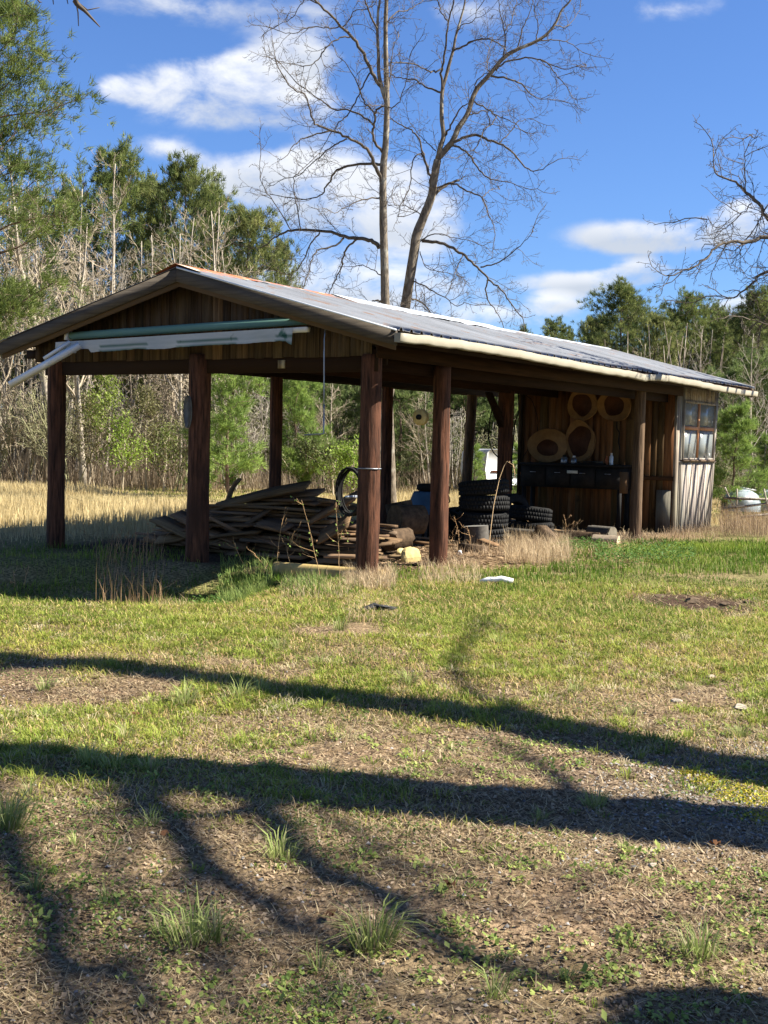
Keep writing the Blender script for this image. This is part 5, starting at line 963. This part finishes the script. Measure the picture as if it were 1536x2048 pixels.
# limbs whose shadows streak the window wall
def wl(v, z, t): return W(0, v, z) + np.array(SUN) * t
wb = W(0, 12, 0) + np.array([9.5, -3, 0])
shade_tree('bare_shade_tree', 'bare tree standing right of the shed, outside the picture', (wb[0], wb[1]), [([wb, wb + [0, 0, 3], wb + [.3, .2, 8]], .2, .1)],
    [([wl(v0, z0, 4.5), wl(v0 + (v1 - v0) * .5 + rng.normal(0, .05), (z0 + z1) / 2, 4.9), wl(v1, z1, 5.4), wl(v1 + .5, z1 + 1.2, 6.2)], r0, r0 * .7) for v0, z0, v1, z1, r0 in
     [(10.95, -.4, 11.15, 2.2, .075), (11.1, -.5, 11.75, 2.2, .055), (11.5, -.4, 12.3, 2.2, .07), (11.9, -.3, 12.9, 2.3, .065), (12.2, -.2, 13.3, 1.9, .06), (12.6, -.1, 13.6, 1.4, .05), (11.3, -.3, 11.9, 1.6, .04), (12.4, .4, 12.9, 2.2, .035), (11.8, .3, 12.2, 2.2, .035), (13.1, -.2, 13.8, 1.2, .05)]] +
    [([W(0, v, 2.7) + np.array(SUN) * t, W(0, v + .6, 3.2) + np.array(SUN) * (t + .3), W(0, v + 1.5, 4.0) + np.array(SUN) * (t + .6)], .03, .02) for v, t in ((10.2, 4), (11.2, 4.4), (12.0, 4.2), (12.8, 4.5))], 0)
# twigs hanging in at the top left
ov = empty('overhanging_tree', (-4.6, 8.0, 0), 0, label='bare twigs hanging into the top left corner from a tree outside the frame', cat='tree'); B_ = np.array([-4.6, 8.0, 0]); mt = MB(); mc = MB()
mt.tube(catmull([[0, 0, -.1], [.1, 0, 2], [.3, .2, 4.2], [.5, .4, 6.5]], 14), np.linspace(.16, .08, 14), 10); Q = catmull([[.3, .2, 4.2], [1.2, .6, 4.9], at(140, -60, 9) - B_, at(150, 0, 9) - B_, at(172, 24, 9) - B_, at(200, 54, 9) - B_], 24); mc.tube(Q, np.linspace(.05, .003, 24), 5)
for pts in ([(150, 0), (175, 20), (199, 15)], [(150, -5), (156, 25), (157, 52)], [(60, -20), (52, 8), (78, 25)], [(135, -20), (133, -5), (136, 8)], [(100, -30), (105, -8), (107, 9)], [(60, -20), (80, 5), (84, 4)]): mc.tube(np.array([at(x, y, 9 + .05) for x, y in pts]) - B_, [.006, .005, .003], 4)
mc.tube(np.array([at(60, -20, 9), at(120, -60, 9), at(142, -50, 9)]) - B_, .008, 4); mc.tube(np.array([at(100, -30, 9), at(142, -50, 9)]) - B_, .006, 4); mc.tube(np.array([at(135, -20, 9), at(142, -50, 9)]) - B_, .006, 4)
mt.build('trunk', M['bark'], ov, True); mc.build('crown', M['ptwig'], ov)

# pines
def tufts(pos, dirs, n, L_, wd_, seed, cA, cB, name, parent, mt=None):
    r = np.random.default_rng(seed); m = len(pos); k = m * n; P_ = np.repeat(pos, n, 0) + r.normal(0, L_ * .18, (k, 3)); D = np.repeat(dirs, n, 0) + r.normal(0, .62, (k, 3)); D /= np.linalg.norm(D, axis=1)[:, None]
    S = np.cross(D, r.normal(0, 1, (k, 3))); S /= np.linalg.norm(S, axis=1)[:, None] + 1e-9; ln = L_ * r.uniform(.6, 1.15, k)[:, None]
    V = np.stack([P_ - S * wd_ / 2, P_ + S * wd_ / 2, P_ + D * ln], 1).reshape(-1, 3); t = np.repeat(r.random(m), n); c = lerpc(cA, cB, np.clip(t + r.normal(0, .15, k), 0, 1))
    return np_obj(name, V, [np.arange(k * 3).reshape(k, 3)], mt or M['needle'], parent, np.repeat(c, 3, 0))
def pine(name, H, crown0, rad, nbr, seed, label, cA=(.07, .10, .03), cB=(.28, .31, .09), cat='pine', tr=.14, nt_=13, ndl=.26, wd_=.024, shape=1.0, nn=14):
    r = np.random.default_rng(seed); root = empty(name, (0, 0, 0), 0, label=label, cat=cat); mb = MB()
    zs = np.linspace(0, H, 12); cx = np.cumsum(r.normal(0, .05, 12)); cy = np.cumsum(r.normal(0, .05, 12)); cx -= cx[0]; cy -= cy[0]; mb.tube(np.stack([cx, cy, zs - .15], -1), np.linspace(tr, .025, 12), 8, wob=.05)
    pos, dr = [], []
    for k in range(nbr):
        t = (k + r.random()) / nbr; z = H * (crown0 + (1 - crown0) * t); a = k * 2.4 + r.normal(0, .5); q_ = t ** .8
        R_ = rad * (math.sqrt(max(0, 1 - q_ ** 1.9)) * .8 + .16) * (min(1, .45 + 3 * t) if shape else 1) * r.uniform(.6, 1.2); bx0, by0 = np.interp(z, zs, cx), np.interp(z, zs, cy)
        el_ = r.uniform(.0, .35) + .5 * t; m_ = 6; P_ = [np.array([bx0, by0, z])]; d = np.array([math.cos(a) * math.cos(el_), math.sin(a) * math.cos(el_), math.sin(el_)])
        for i_ in range(m_): d = unit(d + r.normal(0, .13, 3) + [0, 0, .02 + .05 * i_ / m_]); P_.append(P_[-1] + d * R_ / m_)
        P_ = np.array(P_); mb.tube(P_, np.linspace(max(.012, tr * .25 * (1 - t)), .006, m_ + 1), 4, cap=False)
        for j in range(nt_):
            s = r.uniform(.3, 1.02) ** .8; i_ = min(m_ - 1, int(s * m_)); p = P_[i_] + (P_[i_ + 1] - P_[i_]) * (s * m_ - i_); off = r.normal(0, 1, 3) * [.9, .9, .6] * R_ * .24 * (1.15 - s * .5); q = p + off
            if r.random() < .35: mb.tube([p, q], .006, 3, cap=False)
            pos.append(q); dr.append(unit(d * .6 + off / (R_ * .2 + .1) * .5 + [0, 0, .55]))
    for j in range(14): pos.append(np.array([cx[-1], cy[-1], H - j * .09]) + r.normal(0, .12, 3)); dr.append(np.array([0, 0, 1.]) + r.normal(0, .3, 3))
    mb.build('trunk', M['pinebark'], root, True); tufts(np.array(pos), np.array(dr), nn, ndl, wd_, seed, cA, cB, 'crown', root); return root
def kids(o): return [c for c in bpy.data.objects if c.parent == o]
KID = {}
def place(src, x, y, h, H0, rz, label=None, group=None, used=set(), sx=1.0, cat=None):
    if src.name not in KID: KID[src.name] = list(kids(src))
    if src.name in used:
        r_ = src.copy(); C.objects.link(r_)
        for c in KID[src.name]: d = c.copy(); C.objects.link(d); d.parent = r_
    else: r_ = src; used.add(src.name)
    s = h / H0; r_.location = (x, y, float(gz(x, y)) - .05); r_.rotation_euler = (0, 0, rz); r_.scale = (s * sx, s * sx, s)
    if label: r_['label'] = label
    if 'group' in r_: del r_['group']
    if group: r_['group'] = group
    if cat: r_['category'] = cat
    return r_
def tree_at(src, H0, px, topy, Y, label=None, group=None, sx=1.0, rz=None):
    p = at(px, topy, Y); return place(src, p[0], Y, p[2] + .3, H0, rng.uniform(0, 6.28) if rz is None else rz, label, group, sx=sx)
PA = pine('pine_tree', 13, .22, 3.9, 86, 11, 'x', nt_=26, nn=18, wd_=.034, ndl=.30); PB = pine('pine_tree', 13, .28, 3.7, 80, 12, 'x', nt_=27, cA=(.04, .065, .02), cB=(.24, .26, .08), nn=16, wd_=.034, ndl=.30); PC = pine('pine_tree', 12, .18, 3.5, 76, 13, 'x', cA=(.055, .085, .022), cB=(.34, .34, .12), nt_=26, nn=17, wd_=.034, ndl=.30)
YA = pine('young_pine', 5, .05, 1.5, 46, 14, 'x', cA=(.10, .16, .035), cB=(.32, .42, .10), tr=.06, nt_=22, ndl=.24, wd_=.02, nn=16); YB = pine('young_pine', 5, .06, 2.0, 50, 15, 'x', cA=(.06, .09, .03), cB=(.22, .27, .09), tr=.07, nt_=26, ndl=.22, wd_=.024, nn=17)
tree_at(PA, 13, 228, 322, 58, 'tall green pine topping the woods left of the roof peak', sx=.72); tree_at(PB, 13, 372, 352, 57, 'dark round topped pine just above the roof peak', sx=.85); tree_at(PC, 12, 490, 438, 55, 'green pine lowest of the three above the roof peak', sx=.85)
tree_at(PC, 12, 300, 385, 61, 'yellowish pine between the tall pine and the dark round one', sx=.8); tree_at(PB, 13, 135, 400, 60, 'thin pine showing between bare trees at the left', sx=.6); tree_at(PC, 12, 560, 500, 62, 'low pine tip right of the roof peak', sx=.5); tree_at(PA, 13, 430, 400, 63, 'pine filling the gap right of the dark round one', sx=.7)
PL = pine('pine_tree', 19, .22, 3.9, 70, 21, 'big pine at the left picture edge with boughs against the sky', nt_=85, tr=.24, ndl=.30, wd_=.026, cA=(.06, .09, .025), cB=(.21, .25, .065), nn=16); pp = at(-50, 0, 36); place(PL, pp[0], 36, 17.5, 19, 1.0)
tree_at(PB, 13, 1240, 585, 62, 'broad dark pine rising behind the far end of the roof', sx=1.1); tree_at(PA, 13, 1378, 606, 62, 'pine between the broad dark one and the right edge tree', sx=.85); tree_at(PB, 13, 1520, 600, 50, 'dark pine at the right picture edge', sx=1.0)
tree_at(PC, 12, 1310, 640, 58, 'olive pine in the dip between two taller pines', sx=.8); tree_at(PC, 12, 1182, 648, 64, 'small pine at the left foot of the broad dark pine', sx=.7); tree_at(PA, 13, 1450, 640, 60, 'pine behind the window wall end of the roof', sx=.8); tree_at(PB, 13, 1600, 560, 55, 'dark pine just beyond the right picture edge', sx=.9)
tree_at(PB, 13, 1107, 655, 110, 'small distant round pine above the roof ridge', sx=.9); tree_at(PB, 13, 1140, 672, 118, 'tiny distant pine beside the small distant round one', sx=.4); tree_at(PB, 13, 1048, 668, 115, 'tiny distant pine top peeping over the ridge', sx=.5)
for px, ty, Y in ((1420, 640, 70), (1480, 655, 72), (1270, 630, 72), (1350, 650, 74), (1560, 640, 68), (1660, 600, 58), (1210, 660, 76), (-120, 330, 58), (-220, 300, 55), (60, 430, 66)): tree_at((PA, PB, PC)[rng.integers(0, 3)], 12.5, px, ty, Y, 'pine standing in the back rows of the woods', 'pines in the back rows of the woods', sx=.75)
tree_at(YA, 5, 1482, 842, 29, 'bright young pine beside the window wall', sx=1.1); tree_at(YA, 5, 1536, 900, 31, 'smaller bright young pine at the right picture edge', sx=1.2)
tree_at(YA, 5, 470, 660, 37, 'bright green young pine seen between the middle post and the left back post', sx=1.0); tree_at(YA, 5, 400, 850, 40, 'small bright young pine behind the middle gable post', sx=.9); tree_at(YA, 5, 600, 700, 42, 'bright young pine behind the left back post', sx=.85)
tree_at(YA, 5, 1035, 905, 36, 'bright young pine by the travel trailer', sx=1.5); tree_at(YA, 5, 955, 905, 38, 'low young pine left of the travel trailer', sx=1.0)
for px, ty, Y in ((640, 730, 50), (700, 735, 54), (750, 740, 49), (800, 742, 46), (845, 730, 49), (885, 735, 52), (925, 740, 48), (965, 735, 51), (1005, 738, 49), (1050, 740, 50), (1100, 730, 52), (560, 720, 53), (830, 760, 60), (990, 740, 60), (905, 745, 62), (680, 740, 62), (1150, 720, 55), (780, 735, 57), (1460, 760, 44), (1540, 740, 42), (1500, 720, 48), (1580, 730, 46)):
    tree_at(YB, 5, px, ty, Y, 'dark young pine in the thicket behind the shed', 'dark young pines in the thicket', sx=.95)
# bare forest trees
def bare(name, H, seed, label, nb_=16, spread=.34, col=(1, 1, 1), tr=.13, stems=1, sub=4.6, mk='twig', lean=.08, cat='tree', lvl=2, brl=.36):
    global rng; keep = rng; rng = np.random.default_rng(seed); root = empty(name, (0, 0, 0), 0, label=label, cat=cat); mt = MB(); mc = MB(); opt = dict(sub=sub, turn=.16, up=.05, ratio=.48, minr=.007, lp=.5, ang=(.45, .95))
    for s_ in range(stems):
        d = unit(np.array([rng.normal(0, lean), rng.normal(0, lean), 1])); Hs = H * rng.uniform(.75, 1) if s_ else H; P_ = [np.array([rng.normal(0, .15), rng.normal(0, .15), -.1]) * (stems > 1)]
        for i_ in range(12): d = unit(d + rng.normal(0, .05, 3) + [0, 0, .05]); P_.append(P_[-1] + d * Hs / 12)
        P_ = np.array(P_); mt.tube(P_, np.linspace(tr, .016, 13), 7, wob=.06)
        for k in range(nb_):
            t = .28 + .7 * (k + rng.random()) / nb_; i_ = min(11, int(t * 12)); p = P_[i_] + (P_[i_ + 1] - P_[i_]) * (t * 12 - i_); a = rng.uniform(0, 6.28); e_ = rng.uniform(.45, 1.15)
            grow(mc, p, [math.cos(a) * math.cos(e_), math.sin(a) * math.cos(e_), math.sin(e_)], Hs * brl * (1.15 - t) * rng.uniform(.6, 1.2) + .4, tr * .35 * (1.1 - t) + .006, lvl, opt, col=col)
    mt.build('trunk', M['palebark'] if tr > .05 else M[mk], root, True); mc.build('crown', M[mk], root); rng = keep; return root
BT = [bare('bare_tree', 11, 31, 'x', 18), bare('bare_tree', 11, 32, 'x', 20, tr=.10, mk='greytwig'), bare('bare_tree', 11, 33, 'x', 15, tr=.16), bare('bare_tree', 11, 34, 'x', 17, stems=2, tr=.09, lean=.12)]
SH = [bare('brush', 4.5, 41, 'x', 9, stems=6, tr=.025, lean=.22, cat='bush', sub=4.5, lvl=2, brl=.30), bare('brush', 4, 42, 'x', 10, stems=7, tr=.02, lean=.3, cat='bush', lvl=2, brl=.34, mk='olivetwig'), bare('brush', 4.5, 43, 'x', 9, stems=5, tr=.03, lean=.18, cat='bush', lvl=2, brl=.3, mk='greytwig')]
for px, ty, Y, kk in ((10, 330, 47, 0), (60, 420, 50, 1), (105, 300, 45, 2), (150, 360, 48, 3), (185, 330, 51, 0), (215, 420, 46, 1), (255, 470, 49, 3), (335, 430, 50, 0), (365, 470, 46, 1), (410, 420, 48, 3), (440, 400, 52, 0), (500, 500, 50, 2), (-30, 300, 46, 1), (-80, 320, 50, 2), (-140, 300, 48, 3), (35, 380, 56, 3), (120, 420, 58, 0), (90, 350, 53, 1), (170, 450, 44, 2), (280, 470, 54, 1), (395, 480, 43, 2), (600, 560, 55, 0)):
    tree_at(BT[kk], 11, px, ty, Y, 'tall bare grey tree in the dense edge of the left woods', 'bare trees of the left woods', sx=rng.uniform(.8, 1.1))
for px, ty, Y, kk, lb in ((690, 735, 47, 3, 'small pale bare tree spreading before the thicket, left of the corner post'), (1340, 690, 55, 0, 'thin bare tree before the pines behind the roof end'), (1420, 660, 42, 1, 'bare tree behind the window wall'), (1525, 680, 34, 1, 'pale thin bare tree at the right edge behind the young pine'), (860, 740, 45, 3, 'pale forked sapling seen right of the reel'), (1290, 680, 56, 3, 'bare tree before the broad dark pine')):
    tree_at(BT[kk], 11, px, ty, Y, lb, sx=1.3 if px in (690,) else 1.0)
for k in range(84):
    px = -260 + k * 25 + rng.uniform(-12, 12); Y = rng.uniform(43, 53); h = rng.uniform(2.6, 5.0) * (1 if px < 560 or px > 1200 else .75); p = at(px, 900, Y); place(SH[k % 3], p[0], Y, h, 4.3, rng.uniform(0, 6.28), 'tangled bare brush along the foot of the woods', 'bare brush along the wood edge', sx=1.1)
for k in range(7): p = at(1440 + k * 22, 900, rng.uniform(29, 36)); place(SH[k % 3], p[0], rng.uniform(29, 36), rng.uniform(1.6, 2.8), 4.3, k, 'brown bare brush behind the rail fence', 'brush behind the rail fence')
# leafing saplings
def sapling(px, ty, Y, label, n=1600, cA=(.16, .25, .03), cB=(.36, .48, .08), w_=.9, seed=0, low=.2):
    r = np.random.default_rng(60 + seed); p = at(px, ty, Y); H = p[2]; z0 = float(gz(p[0], Y)); root = empty('leafing_sapling', (p[0], Y, z0), 0, label=label, cat='sapling'); mb = MB(); H -= z0; mb.tube(np.stack([r.normal(0, .04, 8), r.normal(0, .04, 8), np.linspace(-.1, H, 8)], -1), np.linspace(.04, .01, 8), 5)
    pts = []
    for k in range(26): t = low + (1 - low) * r.random(); a = r.uniform(0, 6.28); L_ = w_ * (1.1 - t) * r.uniform(.6, 1.3) + .15; q = np.array([0, 0, H * t]); e_ = q + [math.cos(a) * L_, math.sin(a) * L_, L_ * .7]; mb.tube([q, (q + e_) / 2 + r.normal(0, .05, 3), e_], [.012, .008, .005], 3); pts += [q * (1 - s) + e_ * s for s in r.uniform(.25, 1.1, n // 13)]
    mb.build('stem', M['twig'], root); L_ = np.array(pts) + r.normal(0, .13, (len(pts), 3)); leafs('leaves', L_[:, 0], L_[:, 1], L_[:, 2], r.uniform(.03, .065, len(L_)), lerpc(cA, cB, r.random(len(L_))) * .8, None, parent=root, tilt=.7)
sapling(208, 735, 41, 'bright lime green leafing sapling left of the middle gable post', 1300, (.16, .22, .04), (.36, .44, .10), seed=1, low=.45); sapling(250, 850, 41, 'thin lime sapling lower right of the bright one', 900, seed=2); sapling(705, 890, 39, 'bright lime bush beside the front corner post', 1500, seed=3, w_=.9, low=.05); sapling(330, 860, 42, 'dull green leafing sapling in the left woods', 900, (.12, .16, .04), (.24, .27, .08), seed=4)
sapling(180, 800, 42.5, 'olive budding sapling at the left', 1400, (.14, .14, .06), (.26, .24, .10), 1.2, 5); sapling(295, 790, 42.5, 'olive budding sapling further right', 1500, (.14, .14, .06), (.26, .24, .10), 1.3, 6); sapling(610, 880, 42, 'dull green budding bush behind the left back post', 1300, (.10, .13, .04), (.2, .22, .08), 1.2, 7, .1); sapling(665, 900, 42, 'green budding bush left of the front corner post', 1300, (.10, .14, .04), (.22, .25, .08), 1.4, 8, .05)
# the mass of the woods further back
n = 5200; pxs = rng.uniform(-900, 2400, n); Ys = rng.uniform(60, 92, n); hm = np.interp(pxs, [-900, 0, 250, 520, 620, 1120, 1180, 1536, 2400], [10, 6.5, 7.0, 6.4, 4.6, 4.2, 6.8, 8.2, 11]); X = (pxs - 768) / F_PX * Ys; Z = hm * rng.random(n) ** .75 * (.75 + .5 * vnoise(X, Ys * 0, 3.5, 77)) - .3
tag(tufts(np.stack([X, Ys, Z], -1), np.tile([0, 0, .6], (n, 1)), 34, .75, .10, 5, (.07, .09, .035), (.26, .25, .11), 'distant_woods', None), 'mass of dark trees filling the woods behind', 'woods', kind='stuff')
n = 700; pxs = rng.uniform(-400, 1900, n); Ys = rng.uniform(50, 80, n); mb = MB()
for k in range(n):
    X = (pxs[k] - 768) / F_PX * Ys[k]; hm = np.interp(pxs[k], [-900, 0, 500, 600, 1120, 1180, 1900], [9, 8, 7, 4, 3.8, 6, 8]) * rng.uniform(.6, 1.1); mb.tube([[X, Ys[k], -.6], [X + rng.normal(0, .12), Ys[k], hm * .5], [X + rng.normal(0, .3), Ys[k], hm]], [.075, .05, .02], 4, (rng.uniform(.6, 1.5),) * 3)
tag(mb.build('distant_trunks', M['bark']), 'thicket of thin trunks deep in the woods', 'woods', kind='stuff')
